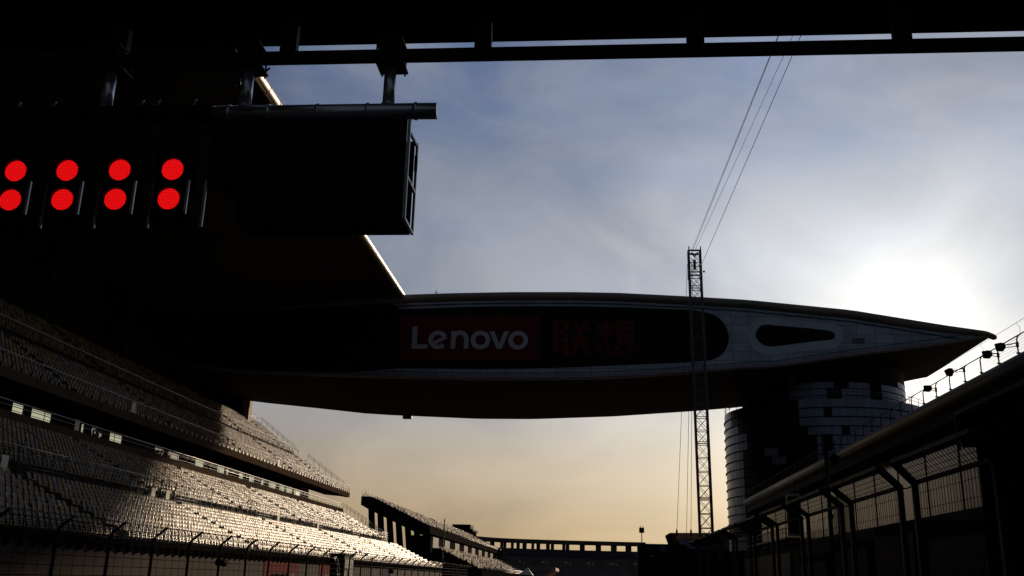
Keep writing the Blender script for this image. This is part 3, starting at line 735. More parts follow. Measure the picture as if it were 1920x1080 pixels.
# small pendant under the far edge, aerial on the roof, and downlights
c = at(767, 779, Y=YB); b = MB(); b.box((c[0] - .9, YB - .6, c[2] - .55), (c[0] + .5, YB + .3, c[2] + .5)); b.tube([(c[0] + .1, YB - .6, c[2] + 3.0), (c[0] + .1, YB - .6, c[2])], .05, 6); b.build('service_hatch', 'black_steel', wg)
c = at(817, 552, Y=YW); b = MB(); b.tube([(c[0], YW + .3, c[2] - .3), (c[0], YW + .3, c[2] + .8)], .05, 6); b.bar((c[0] - .25, YW + .3, c[2] + .35), (c[0] + .25, YW + .3, c[2] + .35), .06); b.build('aerial', 'black_steel', wg)
for q in ((1352, 712), (1385, 708)):
    c = at(*q, Y=YW + 6); b = MB(); b.tube([(c[0], YW + 6, c[2] + .3), (c[0], YW + 6, c[2] - .3)], .06, 8); b.build('underside_lamp', 'lamp_warm', wg)

# ------------------------------------------------------------------ round tower that carries the wing
CX, CY = 34.5, 146.0
tw = thing('round_tower', 'round dark tower of stacked drums with glassy panels carrying the wing building', 'tower', (CX, CY, 0))
def drum(R, z0, z1, dz, nseg, pick, name, ring=.16, mats=('tower_panel', 'tower_panel_sky_reflection', 'tower_glass_and_reflection', 'tower_core', 'tower_panel_dull')):
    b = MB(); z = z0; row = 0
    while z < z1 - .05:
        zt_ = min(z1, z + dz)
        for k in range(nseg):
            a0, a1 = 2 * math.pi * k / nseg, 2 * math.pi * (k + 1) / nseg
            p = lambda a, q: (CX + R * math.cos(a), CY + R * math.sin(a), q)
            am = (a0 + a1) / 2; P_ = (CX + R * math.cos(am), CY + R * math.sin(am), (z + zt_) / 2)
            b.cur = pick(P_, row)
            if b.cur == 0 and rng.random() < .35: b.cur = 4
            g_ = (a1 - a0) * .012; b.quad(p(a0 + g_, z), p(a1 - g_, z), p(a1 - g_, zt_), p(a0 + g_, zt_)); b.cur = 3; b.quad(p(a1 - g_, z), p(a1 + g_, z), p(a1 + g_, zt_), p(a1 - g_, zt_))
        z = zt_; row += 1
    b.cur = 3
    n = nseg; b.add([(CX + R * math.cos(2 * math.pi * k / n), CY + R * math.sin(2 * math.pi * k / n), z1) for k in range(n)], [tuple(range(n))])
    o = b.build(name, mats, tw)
    if ring:
        b = MB(); z = z0
        while z < z1 - .01:
            n = 72
            for k in range(n):
                a0, a1 = 2 * math.pi * k / n, 2 * math.pi * (k + 1) / n
                for (ra, za, rb, zb2) in ((R + .01, z, R + ring, z), (R + ring, z, R + ring, z + .1), (R + ring, z + .1, R + .01, z + .1)):
                    b.quad((CX + ra * math.cos(a0), CY + ra * math.sin(a0), za), (CX + ra * math.cos(a1), CY + ra * math.sin(a1), za), (CX + rb * math.cos(a1), CY + rb * math.sin(a1), zb2), (CX + rb * math.cos(a0), CY + rb * math.sin(a0), zb2))
            z += dz
        b.build('ledge', 'tower_core', o)
    return o
def proj(p):
    c = AX.T @ (np.array(p) - EYE); return 960 + FPX * c[0] / c[2], 540 - FPX * c[1] / c[2]
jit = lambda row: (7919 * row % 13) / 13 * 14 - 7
def pick_low(P, row):                                       # facade reflections painted in: lighter panels for mirrored sky, dark for mirrored stands
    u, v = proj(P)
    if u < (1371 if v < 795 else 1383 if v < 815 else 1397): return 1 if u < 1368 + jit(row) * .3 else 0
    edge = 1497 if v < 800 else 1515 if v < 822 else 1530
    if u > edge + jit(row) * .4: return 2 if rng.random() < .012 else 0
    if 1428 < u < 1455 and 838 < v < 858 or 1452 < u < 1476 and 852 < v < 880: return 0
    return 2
def pick_up(P, row):  # sky reflection painted as lighter panels among dark ones; small squares are windows
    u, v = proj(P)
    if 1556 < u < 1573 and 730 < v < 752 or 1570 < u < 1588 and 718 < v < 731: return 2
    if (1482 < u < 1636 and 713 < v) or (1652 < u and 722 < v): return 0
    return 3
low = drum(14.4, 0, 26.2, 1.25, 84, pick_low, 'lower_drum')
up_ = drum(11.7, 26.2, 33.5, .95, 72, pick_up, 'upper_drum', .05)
b = MB()
n = 72
for k in range(n):
    a0, a1 = 2 * math.pi * k / n, 2 * math.pi * (k + 1) / n
    p = lambda a, z: (CX + 14.3 * math.cos(a), CY + 14.3 * math.sin(a), z)
    for z in (26.75, 27.25): b.bar(p(a0, z), p(a1, z), .05)
    if k % 2 == 0: b.bar(p(a0, 26.2), p(a0, 27.28), .06)
b.build('roof_railing', 'grey_steel', tw)
pc = thing('support_column', 'beige sunlit column between the top of the grandstand and the wing', 'column', (-55.6, 151, 24))
b = MB(); b.box((-56.1, 150.2, 24), (-55.1, 151.6, 28.6)); b.build('shaft', 'beige_column', pc)
b = MB(); b.box((-56.3, 150.0, 27.2), (-54.95, 150.2, 28.6)); b.build('bracket', 'beige_column', pc)

# ------------------------------------------------------------------ lattice mast with its lines
ms = thing('lattice_mast', 'tall black lattice mast rising from the pit lane in front of the wing', 'mast', (10.3, 90, 0))
HB, HT = Vector((10.36, 90, 0)), Vector((10.02, 90, 32.9))
def corner(z, i):
    c = HB.lerp(HT, z / 32.9); h = .56; return c + Vector(((-h, h, h, -h)[i], (-h, -h, h, h)[i], 0))
b = MB()
for i in range(4): b.tube([corner(0, i), corner(32.9, i)], .075, 6)
b.build('chord', 'mast_steel', ms)
b = MB(); z = .3; k = 0
while z < 32.3:
    z1 = min(32.6, z + 1.25)
    for i in range(4):
        j = (i + 1) % 4
        b.bar(corner(z, i), corner(z, j), .06); b.bar(corner(z, i), corner(z1, j), .04); b.bar(corner(z, j), corner(z1, i), .04)
        if k % 4 == 3: b.bar(corner(z + .18, i), corner(z + .18, j), .06)
    z = z1; k += 1
b.build('bracing', 'mast_steel', ms)
b = MB()
for i in range(4): b.bar(corner(32.8, i), corner(32.8, (i + 1) % 4), .14); b.tube([corner(32.8, i), corner(33.2, i)], .06, 6); b.bar(corner(30.6, i), corner(30.6, (i + 1) % 4), .10)
b.box((9.9, 89.9, 31.0), (10.15, 90.1, 32.0)); b.tube([(9.7, 89.5, 32.6), (10.0, 89.5, 32.2), (10.3, 89.5, 32.6)], .09, 6); b.tube([(9.4, 89.4, 32.2), (9.32, 89.4, 29.8)], .07, 6); b.tube([(10.75, 89.4, 30.6), (10.9, 89.4, 30.65)], .1, 6)
b.build('head', 'mast_steel', ms)
CL = 'thin overhead lines from the mast top'
for q, start, lab in (((1445, 105), (9.85, 90, 32.9), 'thick dark line sloping from the mast top over the gantry, left of three'), ((1469, 105), (10.1, 90, 32.95), 'thin dark line from the mast top, middle of three'), ((1485, 105), (10.55, 90, 31.2), 'dark line leaving the mast below its top, right of three')):
    p = Vector(at(*q, Y=48)); s = Vector(start); e = s + (p - s) * (125 / 42)
    b = MB(); b.tube([s, e], .021 if q[0] != 1469 else .016, 5)
    if q[0] == 1445: b.tube([s + Vector((-.12, 0, 0)), e + Vector((.1, 0, 0))], .014, 5)
    tag(b.build('overhead_line', 'black_steel', loc=tuple(s)), lab, 'cable', CL)
for (u1, x0, lab) in ((1268.5, 9.4, 'thin guy wire left of the mast with a small turnbuckle'), (1287, 9.8, 'thin guy wire without turnbuckle just left of the mast'), (1295.5, 9.9, 'thin guy wire with turnbuckle closest to the lattice mast')):
    p = Vector(at(u1, 1012, Y=92)); s = Vector((x0, 90.6, 31.8)); d = (p - s); e = s + d * (s.z / (s.z - p.z))
    b = MB(); b.tube([s, e], .022, 5)
    if u1 != 1287:
        c = s + d * .975; b.tube([c + Vector((0, 0, .35)), c + Vector((0, 0, .12)), c - Vector((0, 0, .2)), c - Vector((0, 0, .4))], [.02, .1, .1, .02], 6)
    tag(b.build('guy_wire', 'black_steel', loc=tuple(e)), lab, 'cable', 'guy wires by the mast')

# ------------------------------------------------------------------ pit building on the right
pb = thing('pit_building', 'long dark pit building with a rounded roof edge and glossy upper windows', 'building', (22, 60, 0))
Y0, Y1 = -40.0, 131.0
prof = [(20.3, 11.55), (20.0, 11.7), (19.86, 11.95), (19.86, 12.2), (19.98, 12.42), (20.2, 12.52), (24, 12.6), (24, 11.6)]
b = MB(); nP = len(prof)
b.prism(prof, lambda p, t: (p[0], t, p[1]), Y0, Y1); b.sm = [True if 2 <= i < 2 + 5 else False for i in range(len(b.f))]
b.build('roof_edge', 'pit_fascia', pb)
b = MB(); b.box((20.35, Y0, 10.9), (24, Y1 - .3, 11.545)); b.box((20.35, Y0, 10.5), (20.6, Y1 - .3, 10.895)) if False else None; b.build('soffit', 'pit_soffit', pb)
b = MB(); b.box((22, Y0, 6.15), (22.1, Y1 - 1, 10.9)); b.build('window', 'pit_glass', pb)
b = MB()
for y in np.arange(-30, 130, 6.0): b.box((21.95, y - .04, 6.3), (21.995, y + .04, 10.5))
b.box((21.9, Y0, 6.2), (21.94, Y1 - 1, 6.3))
b.build('window_frame', 'pit_wall_low', pb)
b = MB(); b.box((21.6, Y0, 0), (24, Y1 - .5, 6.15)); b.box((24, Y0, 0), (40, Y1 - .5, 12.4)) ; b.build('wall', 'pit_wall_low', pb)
hs = thing('hanging_sign', 'dark upright panel in a white frame hanging under the pit building roof', 'sign', (19.75, 98, 10.9))
b = MB(); b.box((19.05, 97.9, 6.4), (19.2, 98.1, 10.45)); b.box((20.28, 97.9, 6.4), (20.43, 98.1, 10.45)); b.box((19.2, 97.9, 10.2), (20.28, 98.1, 10.45)); b.box((19.2, 97.9, 6.4), (20.28, 98.1, 6.62)); b.build('frame', 'white_frame', hs)
b = MB(); b.box((19.2, 97.96, 6.62), (20.28, 98.04, 10.2)); b.build('panel', 'pit_soffit', hs)
b = MB(); b.tube([(19.9, 98, 10.45), (19.95, 98, 11.75)], .05, 6); b.tube([(20.35, 98, 10.45), (20.35, 98, 11.0)], .05, 6); b.build('hanger', 'black_steel', hs)
b = MB(); b.box((20.0, 104.5, 6.4), (21.8, 130, 6.6)); b.tube([(20.0, 104, 7.5), (20.0, 130, 7.5)], .04, 6); b.tube([(20.0, 104, 7.05), (20.0, 130, 7.05)], .03, 6)
for y in np.arange(104, 130, 1.5): b.tube([(20.0, y, 6.6), (20.0, y, 7.5)], .035, 5)
b.build('balcony', 'grey_steel', pb)
# roof railing: bent posts, a handrail and thin wires
ry = np.arange(-8, 130.5, 2.25)
pmesh = None
for y in ry:
    if pmesh is None:
        b = MB(); b.tube([(20.1, y, 12.45), (20.1, y, 13.2), (20.17, y, 13.36), (20.3, y, 13.45)], .035, 6); b.box((20.02, y - .06, 12.5), (20.18, y + .06, 12.56)); pmesh = b.build('railing_post', 'black_steel', pb); yb0 = y
    else:
        c = pmesh.copy(); COL.objects.link(c); c.location = (0, y - yb0, 0)
b = MB(); b.tube([(20.3, ry[0], 13.46), (20.3, ry[-1], 13.46)], .03, 6); b.build('handrail', 'black_steel', pb)
b = MB()
for z in (12.66, 12.8, 12.94, 13.08, 13.22): b.tube([(20.1, ry[0], z), (20.1, ry[-1], z)], .007, 4)
b.tube([(20.5, ry[0], 14.2), (20.5, 62, 14.2)], .012, 4)
for y in np.arange(ry[0], 60, 4.5): b.tube([(20.3, y, 13.46), (20.45, y + .3, 13.9), (20.5, y + .8, 14.2)], .01, 4)
b.build('wire', 'black_steel', pb)
# floodlights bracketed to the roof railing
FL = [(57.45, 'boxy floodlight on the pit roof railing, lowest of four against the glare', 13.08), (53.84, 'tilted floodlight on the pit roof railing sticking up above the handrail', 13.3), (48.56, 'floodlight on a double arm on the pit roof railing, second from the edge', 13.08), (46.95, 'floodlight on the pit roof railing nearest the right edge of the picture', 13.08), (83.6, 'dark floodlight bulging from the pit roof edge by the dark pole', 12.6)]
for i, (y, lab, z) in enumerate(FL):
    fl = thing('floodlight', lab, 'floodlight', (20, y, z), 'floodlights on the pit roof railing')
    b = MB(); ang = (0.1, .5, .15, .2, .3)[i]
    d = Vector((-.35, math.cos(ang), -math.sin(ang))).normalized(); s = d.cross(Vector((0, 0, 1))).normalized(); n_ = s.cross(d)
    c = Vector((19.75, y, z))
    h0, h1 = .12, .18
    vs = [c - d * .16 + s * a * h0 + n_ * e * h0 for a, e in ((-1, -1), (1, -1), (1, 1), (-1, 1))] + [c + d * .12 + s * a * h1 + n_ * e * h1 for a, e in ((-1, -1), (1, -1), (1, 1), (-1, 1))] + [c + d * .2 + s * a * h1 + n_ * e * h1 for a, e in ((-1, -1), (1, -1), (1, 1), (-1, 1))]
    b.add(vs, [(3, 2, 1, 0), (0, 1, 5, 4), (1, 2, 6, 5), (2, 3, 7, 6), (3, 0, 4, 7), (4, 5, 9, 8), (5, 6, 10, 9), (6, 7, 11, 10), (7, 4, 8, 11), (8, 9, 10, 11)])
    b.build('head', 'black_steel', fl)
    b = MB(); yy = ry[np.argmin(abs(ry - (y - 1.1)))]
    b.tube([c - d * .1, (19.95, (y + yy) / 2, z - .02), (20.1, yy, z - .05)], .028, 6); b.tube([c - d * .1 - Vector((0, 0, .12)), (20.1, yy, z - .22)], .02, 6); b.box((20.05, yy - .05, z - .26), (20.15, yy + .05, z - .02))
    b.build('arm', 'black_steel', fl)

# ------------------------------------------------------------------ pit wall, its fence and what stands there
b = MB(); b.box((5.2, -40, 0), (5.5, 128, 1.1)); tag(b.build('pit_wall', 'concrete_dark', loc=(5.35, 40, 0)), 'low dark concrete pit wall under the bent mesh fence', 'wall')
pf = thing('pit_fence', 'black mesh fence with bent tops along the pit wall on the right', 'fence', (5.1, 40, 1.1))
proto = None
PY = [12.72 + 3.93 * k for k in range(9)]
def pit_panel(y0, y1):
    b = MB(); K = Vector((5.1, 0, 3.32)); T = Vector((4.52, 0, 3.52)); 
    for y in (y0, y1):
        b.bar((5.1, y, .9), (5.1, y, 3.32), .085); b.bar((5.115, y, 3.30), (4.50, y - .95, 3.53), .085)
    fr_ = b
    fr_.bar((5.1, y0, 3.32), (5.1, y1, 3.32), .06); fr_.bar((4.5, y0 - .95, 3.53), (4.5, y1 - .95, 3.53), .06); fr_.bar((5.1, y0, 1.2), (5.1, y1, 1.2), .05)
    fr_.bar((4.58, y0 - .82, 3.50), (4.58, y1 - .82, 3.50), .04)
    m_ = MB()
    n = 27; w_ = .0075
    for k in range(1, n):
        y = y0 + (y1 - y0) * k / n + rng.normal(0, .004); dx_ = rng.normal(0, .004)
        m_.bar((5.1 + dx_, y, 1.2), (5.1 - dx_, y, 3.32), w_); m_.bar((5.1 + dx_, y, 3.32), (4.5, y - .95, 3.53), w_)
    for z in np.arange(1.4, 3.3, .25): m_.bar((5.1, y0, z), (5.1, y1, z + rng.normal(0, .006)), w_)
    for k in range(1, 5): s = k / 5; m_.bar((5.1 - .6 * s, y0 - .95 * s, 3.32 + .21 * s), (5.1 - .6 * s, y1 - .95 * s, 3.32 + .21 * s), w_)
    return fr_, m_
for y in PY:
    if proto is None:
        a_, m_ = pit_panel(y, y + 3.17); f0 = a_.build('fence_panel', 'black_steel', pf); m0 = m_.build('mesh', 'mesh_wire', f0); m0['_o'] = f0['_o']; proto = f0; p0y = y
    else:
        c = proto.copy(); COL.objects.link(c); c.location = (0, y - p0y, 0)
        d_ = m0.copy(); COL.objects.link(d_); d_.parent = c
for y in PY[1:]: b = MB(); b.tube([(5.1, y - .78, 3.3), (5.1, y - .4, 3.27), (5.1, y + .02, 3.3)], .012, 5); b.build('tie_cable', 'mesh_wire', pf)
# black cabinets and boards standing at the pit wall
CAB = [(14.0, 17.0, 2.70, 'black_paint', 'black cabinet on the pit wall nearest the camera, below the widest mesh panel'), (17.45, 20.1, 2.86, 'black_paint', 'black rounded cabinet on the pit wall, second along, standing a bit taller'), (20.4, 23.6, 2.70, 'black_paint', 'black cabinet on the pit wall beside the camera pole'), (24.0, 27.4, 2.5, 'black_paint', 'low black cabinet on the pit wall, fourth along, before the navy board')]
for i, (y0_, y1_, z_, m_, lab) in enumerate(CAB):
    cbt = thing('pit_cabinet', lab, 'cabinet', (5.7, (y0_ + y1_) / 2, 0), 'black cabinets along the pit wall')
    b = MB(); b.prism([(y0_, 0), (y1_, 0), (y1_, z_ - .06), (y1_ - .06, z_), (y0_ + .12, z_ + .0), (y0_, z_ - .12)], lambda p, t: (t, p[0], p[1]), 5.56, 6.2); b.build('body', m_, cbt)
    b = MB(); b.box((5.535, y0_ + .15, 1.15), (5.558, y1_ - .15, z_ - .2)); b.build('door', 'black_steel', cbt)
nb = thing('pit_board', 'dark navy hoarding board standing on the pit wall further down', 'board', (5.6, 31, 0))
b = MB(); b.box((5.56, 28.5, 1.12), (5.62, 37.0, 2.62)); b.build('sheet', 'navy_board', nb)
b = MB(); [b.box((5.62, y, 0), (5.7, y + .08, 2.6)) for y in (28.7, 31.3, 34, 36.6)]; b.build('post', 'black_steel', nb)
b = MB(); b.box((5.6, 40, 1.1), (6.2, 70, 2.3)); b.box((5.6, 70.5, 1.1), (6.2, 112, 2.2)); b.box((5.62, 40.5, 2.3), (6.1, 52, 3.0)); tag(b.build('stacked_barrier', 'stand_dark', loc=(5.9, 76, 1.1)), 'dark run of stacked barriers on the far pit wall before the mast', 'barrier')
# marshal booth at the right edge
mb_ = thing('marshal_booth', 'black marshal booth on the pit wall at the right edge of the picture', 'booth', (6.3, 11, 0))
b = MB(); b.box((5.3, 7.0, 1.1), (7.4, 13.8, 3.62)); b.box((5.56, 7.1, 0), (7.4, 13.6, 1.1)); b.build('body', 'black_matte', mb_)
b = MB(); b.prism([(5.15, 3.62), (7.6, 3.62), (7.6, 4.1), (5.15, 4.06)], lambda p, t: (p[0], t, p[1]), 6.8, 13.9); b.build('roof', 'black_matte', mb_)
b = MB(); b.bar((5.12, 6.9, 4.09), (5.12, 13.92, 4.09), .05); b.bar((5.12, 13.92, 3.60), (5.12, 13.92, 4.06), .04); b.build('gutter', 'black_steel', mb_)
b = MB(); b.box((5.27, 8.0, 2.2), (5.298, 11.6, 3.3)); b.build('window', 'glass_band', mb_)
# camera pole on the pit wall
cp = thing('camera_pole', 'dark pole on the pit wall carrying a camera box above the fence', 'pole', (5.42, 22.9, 1.1))
b = MB(); b.tube([(5.42, 22.9, 1.1), (5.42, 22.9, 5.0)], .05, 8); b.build('shaft', 'black_steel', cp)
b = MB(); b.box((5.36, 22.75, 4.75), (5.56, 23.0, 5.1)); b.tube([(5.5, 22.8, 4.62), (5.62, 22.8, 4.5)], [.1, .12], 10); b.build('camera', 'black_paint', cp)
b = MB(); b.box((5.38, 22.85, 3.2), (5.42 + .06, 22.98, 3.3)); b.build('bracket', 'black_steel', cp)

# board with clock beyond the mast
BY = 46.0
rb = thing('clock_billboard', 'black green rounded billboard with gold crown lettering and a round clock', 'billboard', (3.3, BY, 0))
def rrect(x0, z0, x1, z1, r, n=6):
    out = []
    for cx, cz, a in ((x1 - r, z1 - r, 0), (x0 + r, z1 - r, 90), (x0 + r, z0 + r, 180), (x1 - r, z0 + r, 270)):
        out += [(cx + r * math.cos(math.radians(a + 90 * k / n)), cz + r * math.sin(math.radians(a + 90 * k / n))) for k in range(n + 1)]
    return out
q0, q1 = at(1195, 1019, Y=BY), at(1288, 1019, Y=BY)
b = MB(); b.prism(rrect(q0[0], 1.25, q1[0], q0[2], .13), lambda p, t: (p[0], t, p[1]), BY, BY + .3); face = b.build('board', 'board_green', rb)
b = MB(); b.prism([(1.45, 0), (q1[0] + .05, 0), (q1[0] + .05, 1.25), (q0[0] + .05, 1.25), (q0[0] - .2, 1.05), (q0[0] - .45, 1.0)], lambda p, t: (p[0], t, p[1]), BY + .02, BY + .28); b.build('base', 'black_matte', rb)
c = at(1243, 1029, Y=BY); b = MB(); disc(b, (c[0], c[2]), .155, BY - .03, BY - .002, 32); ck = b.build('clock', 'clock_face', rb)
b = MB(); b.bar((c[0], BY - .036, c[2]), (c[0] - .04, BY - .036, c[2] + .1), .016, .008); b.bar((c[0], BY - .042, c[2]), (c[0] + .07, BY - .042, c[2] - .02), .016, .008); b.build('hand', 'black_paint', ck)
c = at(1217, 1034, Y=BY); b = MB()
def text_into(b, s, x0, z0, h, y, w=None):
    cu = bpy.data.curves.new('t', 'FONT'); cu.body = s; cu.size = 1.0; o = bpy.data.objects.new('t', cu); COL.objects.link(o)
    dg = bpy.context.evaluated_depsgraph_get(); me = bpy.data.meshes.new_from_object(o.evaluated_get(dg))
    xs_ = [v.co.x for v in me.vertices]; ys_ = [v.co.y for v in me.vertices]; sc = h / (max(ys_) - min(ys_)); sx = sc if w is None else w / (max(xs_) - min(xs_))
    P = [(x0 + (v.co.x - min(xs_)) * sx, z0 + (v.co.y - min(ys_)) * sc) for v in me.vertices]
    for p in me.polygons: b.prism([P[i] for i in p.vertices], lambda q, t: (q[0], t, q[1]), y, y - .01)
    bpy.data.objects.remove(o); bpy.data.curves.remove(cu)
text_into(b, 'ROLEX', c[0] - .24, c[2] - .05, .11, BY - .002, .48)
for dx, hh in ((-.085, .11), (-.042, .145), (0, .16), (.042, .145), (.085, .11)):
    b.prism([(c[0] + dx * .55 - .014, c[2] + .085), (c[0] + dx * .55 + .014, c[2] + .085), (c[0] + dx * 1.15, c[2] + .085 + hh)], lambda q, t: (q[0], t, q[1]), BY - .002, BY - .012)
b.build('lettering', 'gold', rb)
c = at(1222, 1042.5, Y=BY); b = MB(); [b.prism([(c[0] - .105 + .065 * k, c[2] - .027), (c[0] - .063 + .065 * k, c[2] - .027), (c[0] - .045 + .065 * k, c[2] + .03), (c[0] - .087 + .065 * k, c[2] + .03)], lambda q, t: (q[0], t, q[1]), BY - .002, BY - .012) for k in range(3)]
b.build('mark', 'sign_letter', rb)

# ------------------------------------------------------------------ second stand further along on the left
s2 = thing('far_grandstand', 'smaller uncovered grandstand on slanted pylons beyond the end of the main one', 'grandstand', (-45, 330, 0))
A0, A1 = 231.0, 425.0
b = MB()
b.prism([(38.2, 11.6), (38.2, 13.3), (52.6, 19.9), (54.9, 19.9), (54.9, 17.9), (52.6, 16.7), (40.5, 11.4)], lambda p, t: (-p[0], t, p[1]), A0, A1); up2 = b.build('upper_deck', 'stand_dark', s2)
b = MB(); b.box((-38.2, A0 + .3, 11.6), (-38.0, A1, 13.2)); b.build('lip', 'concrete_dark', s2)
b = MB()
for k in range(6):
    a = 53.0 - 2.2 * k; b.prism([(a - 1.0 + .0, 17.2 - k * .95), (a + .3, 17.4 - k * .95), (a - 1.4, 0), (a - 2.9, 0)], lambda p, t: (-p[0], t, p[1]), A0 + 1 + .3 * k, A0 + 2.2 + .3 * k)
b.build('pylon', 'stand_dark', s2)
b = MB(); b.box((-44, A0 + 6, 0), (-38.6, A1, 11.4)); b.build('concourse_wall', 'concrete_dark', s2)
for k in range(9):
    y = 240 + k * 20; b = MB(); b.box((-38.58, y, 8.2), (-38.5, y + 9, 11.2)); b.build('window', 'glass_band', s2)
b = MB(); b.prism([(25.5, 0), (25.5, 3.6), (36.2, 8.4), (37.5, 8.4), (37.5, 0)], lambda p, t: (-p[0], t, p[1]), A0 + 2, A1); b.build('lower_deck', 'stand_dark', s2)
b = MB(); rail(b, 54.6, 19.9, 21.2, A0, A1, 1.6, 2, .05, 0, .06); rail(b, 38.1, 13.2, 13.9, A0, A1, 3.0, 2, .05, 0, .06); rail(b, 25.4, 3.6, 4.8, A0 + 2, A1, 2.0, 3, .05, .4, .06)
for a in np.arange(52.8, 54.6, .5): b.tube([(-a, A0, 19.9), (-a, A0, 21.2)], .05, 5)
b.build('railing', 'rail_dark', s2)
def box_seats(name, rows_, parent):
    b = MB()
    for (a, z) in rows_:
        y = A0 + .8
        while y < A1:
            if rng.random() < .90:
                b.cur = int(rng.choice(3, p=[.35, .30, .35])); t0, t1 = rng.normal(0, .05, 2)
                b.add([(-a - .1 - t0, y, z + .35), (-a - .1 + t0, y + .52, z + .35), (-a - .26 + t0 + t1, y + .52, z + .9), (-a - .26 - t0 + t1, y, z + .9), (-a + .3, y, z + .38), (-a + .3, y + .52, z + .38)],
                      [(0, 1, 2, 3), (4, 5, 1, 0)])
            y += .75
    o = b.build(name, ['seat_far_pale', 'seat_far_tan', 'seat_far_dull'], parent); o['kind'] = 'stuff'; return o
box_seats('seating', [(38.9 + .95 * i, 13.35 + .436 * i) for i in range(15)] + [(26.2 + .95 * i, 3.75 + .425 * i) for i in range(11)], s2)
# control block and the curved stand at the end of the straight
cbk = thing('control_block', 'dark flat-roofed control block above the end of the far grandstand', 'building', (-56, 436, 0))
b = MB(); b.box((-60.5, 428, 0), (-51.8, 446, 21.5)); b.build('wall', 'stand_dark', cbk)
b = MB(); b.box((-64, 426, 21.5), (-51.2, 447, 22.3)); b.box((-60.5, 428, 22.3), (-52.5, 440, 24.2)); b.build('roof', 'black_paint', cbk)
for x in (-56.2, -54.2): b = MB(); b.box((x, 427.9, 16.5), (x + .7, 427.98, 17.8)); b.build('window', 'clock_face', cbk)
cs = thing('curved_stand', 'long dark curved stand with an open colonnade under its roof beam', 'grandstand', (-10, 432, 0))
ctrl = [(-51.5, 392), (-49, 404), (-45, 414), (-39, 422), (-31, 427), (-22, 430), (-10, 432.5), (4, 434), (16, 434.5), (25.1, 434.5)]
path = rounded([ctrl[0]] + ctrl + [ctrl[-1]], 4)[4:-8]
path = [p for p in path]
def ribbon(b, off0, off1, z0, z1, pth):
    vs = []
    for i, p in enumerate(pth):
        q0, q1 = Vector(pth[max(0, i - 1)]), Vector(pth[min(len(pth) - 1, i + 1)]); d = (q1 - q0).normalized(); n_ = Vector((-d.y, d.x))
        a, c = Vector(p) + n_ * off0, Vector(p) + n_ * off1
        vs += [(a.x, a.y, z0[0] if isinstance(z0, tuple) else z0), (c.x, c.y, z0[1] if isinstance(z0, tuple) else z0), (c.x, c.y, z1[1] if isinstance(z1, tuple) else z1), (a.x, a.y, z1[0] if isinstance(z1, tuple) else z1)]
    n = len(pth); fs = [(0, 1, 2, 3), tuple(4 * (n - 1) + k for k in (3, 2, 1, 0))]
    for i in range(n - 1):
        for k in range(4): fs.append((4 * i + k, 4 * (i + 1) + k, 4 * (i + 1) + (k + 1) % 4, 4 * i + (k + 1) % 4))
    b.add(vs, fs)
b = MB(); ribbon(b, 0, 4, 16.9, 18.6, path); b.build('roof_beam', 'far_terrace', cs)
b = MB(); ribbon(b, -18, 0, (0, 0), (1.0, 11.5), path); ribbon(b, 0.02, 4, 0, 14.5, path); b.build('terrace', 'far_terrace', cs)
b = MB(); ribbon(b, -.3, 0, 11.6, 14.6, path); b.build('parapet', 'navy_board', cs)
for k, u in enumerate((905, 922, 940, 946, 960, 971, 983, 998.5, 1009, 1027, 1035.5, 1057, 1064, 1089, 1093.5, 1122, 1151, 1178.5)):
    w = (.9, .9, .6, .6, .6, .7, .9, .6, .8, .8, .7, .7, .8, .5, .7, 1.2, 1.3, 1.3)[k]
    r_ay = at(u, 1022, Y=430); dirx = r_ay[0] / 430.0
    best = min(path, key=lambda p: abs(p[0] / p[1] - dirx)); x = dirx * best[1]
    b = MB(); b.box((x - w, best[1] + 1.0, 14.5), (x + w, best[1] + 2.6, 16.9)); b.build('column', 'far_terrace', cs)
b = MB()
for i in range(6): x = -30 + 9.5 * i; b.box((x, 413, 8.7), (x + 1.1, 413.6, 9.2)); b.box((x + 2, 413, 8.3), (x + 2.6, 413.6, 8.8))
b.build('scoreboard_lamp', 'cream_board', cs)
sp = thing('twin_lamp_pole', 'slim pole with a twin dark lamp head on the curved stand roof', 'pole', (22.0, 436, 18.6))
b = MB(); b.tube([(22, 436, 18.6), (22, 436, 23)], .22, 6); b.build('shaft', 'grey_steel', sp)
b = MB()
for s in (-.55, .55): b.tube([(22 + s, 436, 22.6), (22 + s, 436, 23.0), (22 + s, 436, 24.8), (22 + s, 436, 25.0)], [.35, .6, .55, .2], 8); b.tube([(22 + s, 436, 25), (22 + s, 436, 25.7)], .12, 5)
b.build('lamp_head', 'black_paint', sp)
bp = at(834, 970, Y=205)
b = MB(); b.tube([(bp[0], 205, 0), (bp[0] - .1, 205, 9.6)], .07, 6)
for k in range(5): z = 9.6 + k * .8; b.tube([(bp[0], 205, z), (bp[0], 205, z + .62)], .14, 6); b.tube([(bp[0], 205, z + .62), (bp[0], 205, z + .8)], .06, 6)
tag(b.build('aerial_pole', 'black_steel', loc=(bp[0], 205, 0)), 'slender banded aerial pole standing before the far grandstand', 'pole')
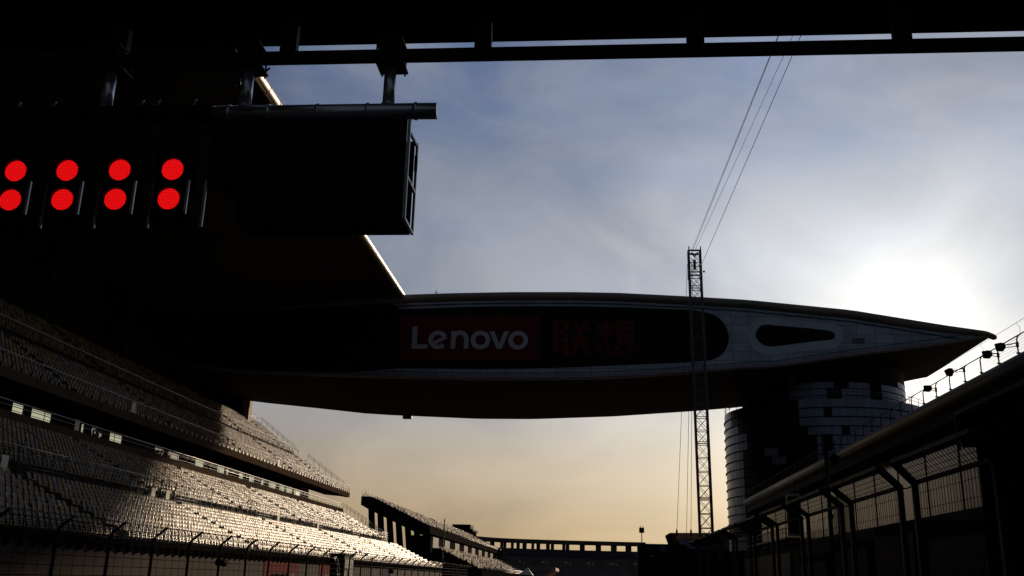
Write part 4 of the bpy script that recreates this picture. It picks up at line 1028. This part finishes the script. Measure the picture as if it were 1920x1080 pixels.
# white-topped stand far behind the mast
ds = thing('distant_stand', 'distant grey stand with a flared left end behind the mast foot', 'grandstand', (70, 605, 0))
zt_ = at(1300, 1000, Y=600)[2]
b = MB(); b.prism([(47, zt_), (96, zt_ + 1.0), (96, 0), (55, 0), (51.5, 18)], lambda p, t: (p[0], t, p[1]), 600, 640); b.build('terrace', 'stand_dark', ds)
b = MB(); b.prism([(47.3, zt_ - .3), (50.4, zt_ - .3), (56.2, 16), (52, 16)], lambda p, t: (p[0], t, p[1]), 599.5, 599.95); b.build('end_wall', 'concrete', ds)
b = MB(); b.prism([(51, zt_ - 3.6), (95, zt_ - 3.0), (95, zt_ - 9), (54, zt_ - 9)], lambda p, t: (p[0], t, p[1]), 599.6, 599.95); b.build('fascia', 'far_blue', ds)
b = MB(); b.box((50.5, 599.4, zt_ - 3.4), (95, 599.95, zt_ - .2)); b.build('seat_bank', 'pinkish', ds)
# tent and pinkish roof edge at the end of the straight
tn = thing('white_tent', 'small pale pointed tent at the foot of the far grandstand', 'tent', (-20, 330, 0))
c = at(989, 1064, Y=330)
b = MB(); cx = c[0]; zt2 = c[2]
b.add([(cx - 2.6, 328, 3.4), (cx + 2.0, 328, 3.2), (cx + 2.0, 332, 3.2), (cx - 2.6, 332, 3.4), (cx, 330, zt2)], [(0, 1, 4), (1, 2, 4), (2, 3, 4), (3, 0, 4), (3, 2, 1, 0)]); b.build('canopy', 'tent_white', tn)
b = MB(); [b.tube([(cx + dx, 330 + dy, 0), (cx + dx, 330 + dy, 3.3)], .06, 6) for dx in (-2.5, 1.9) for dy in (-1.9, 1.9)]; b.build('pole', 'galvanised', tn)
p, q = at(1020, 1082, Y=300), at(1042, 1067, Y=300)
b = MB(); b.prism([(p[0], p[2] - .4), (q[0], q[2] - .5), (q[0], q[2] + .4), (p[0], p[2] + .4)], lambda a, t: (a[0], t, a[1]), 300, 330); b.box((p[0] + .4, 302, 0), (p[0] + .7, 302.4, p[2] - .3)); b.box((q[0] - .6, 302, 0), (q[0] - .3, 302.4, q[2] - .8))
tag(b.build('sloping_roof', 'pinkish', loc=(p[0], 300, 0)), 'small pinkish sloping roof edge at the far end of the straight', 'roof')

# bushes seen through the concourse openings
def bush(x, y, h, lab):
    rt = thing('tree', lab, 'tree', (x, y, 0), 'trees behind the grandstand')
    b = MB(); b.tube([(x, y, 0), (x + .1, y, h * .4), (x - .1, y + .1, h * .8)], [.3, .22, .1], 7)
    for k in range(6):
        a = 2 * math.pi * k / 6; b.tube([(x, y, h * (.45 + .05 * k)), (x + math.cos(a) * h * .16, y + math.sin(a) * h * .16, h * (.62 + .05 * k))], [.1, .03], 5)
    b.build('trunk', 'tread', rt)
    b = MB()
    for k in range(900):
        a = rng.random() * 6.283; e = rng.random(); rr = h * .24 * math.sqrt(rng.random()); zc = h * (.5 + .5 * e)
        w_ = math.sin(math.pi * min(1, .15 + .85 * e)) * 1.0 + .15
        c = Vector((x + math.cos(a) * rr * w_, y + math.sin(a) * rr * w_, zc)); s = .28
        d1 = Vector(rng.normal(size=3)).normalized() * s; d2 = Vector(rng.normal(size=3)).normalized() * s * .7
        b.add([c - d1, c + d2, c + d1, c - d2], [(0, 1, 2, 3)])
    b.build('crown', 'leaf', rt)
mat('leaf', (.045, .06, .025), .7, 0, .2, .4, 2)
for x, y, h, lab in ((-61.5, 116, 18.4, 'dark tree behind the concourse, showing through its nearest open bay'), (-62.5, 136, 18.3, 'dark leafy tree behind the concourse, showing through its widest open bay')): bush(x, y, h, lab)

for o in bpy.data.objects:
    if '_o' in o: del o['_o']
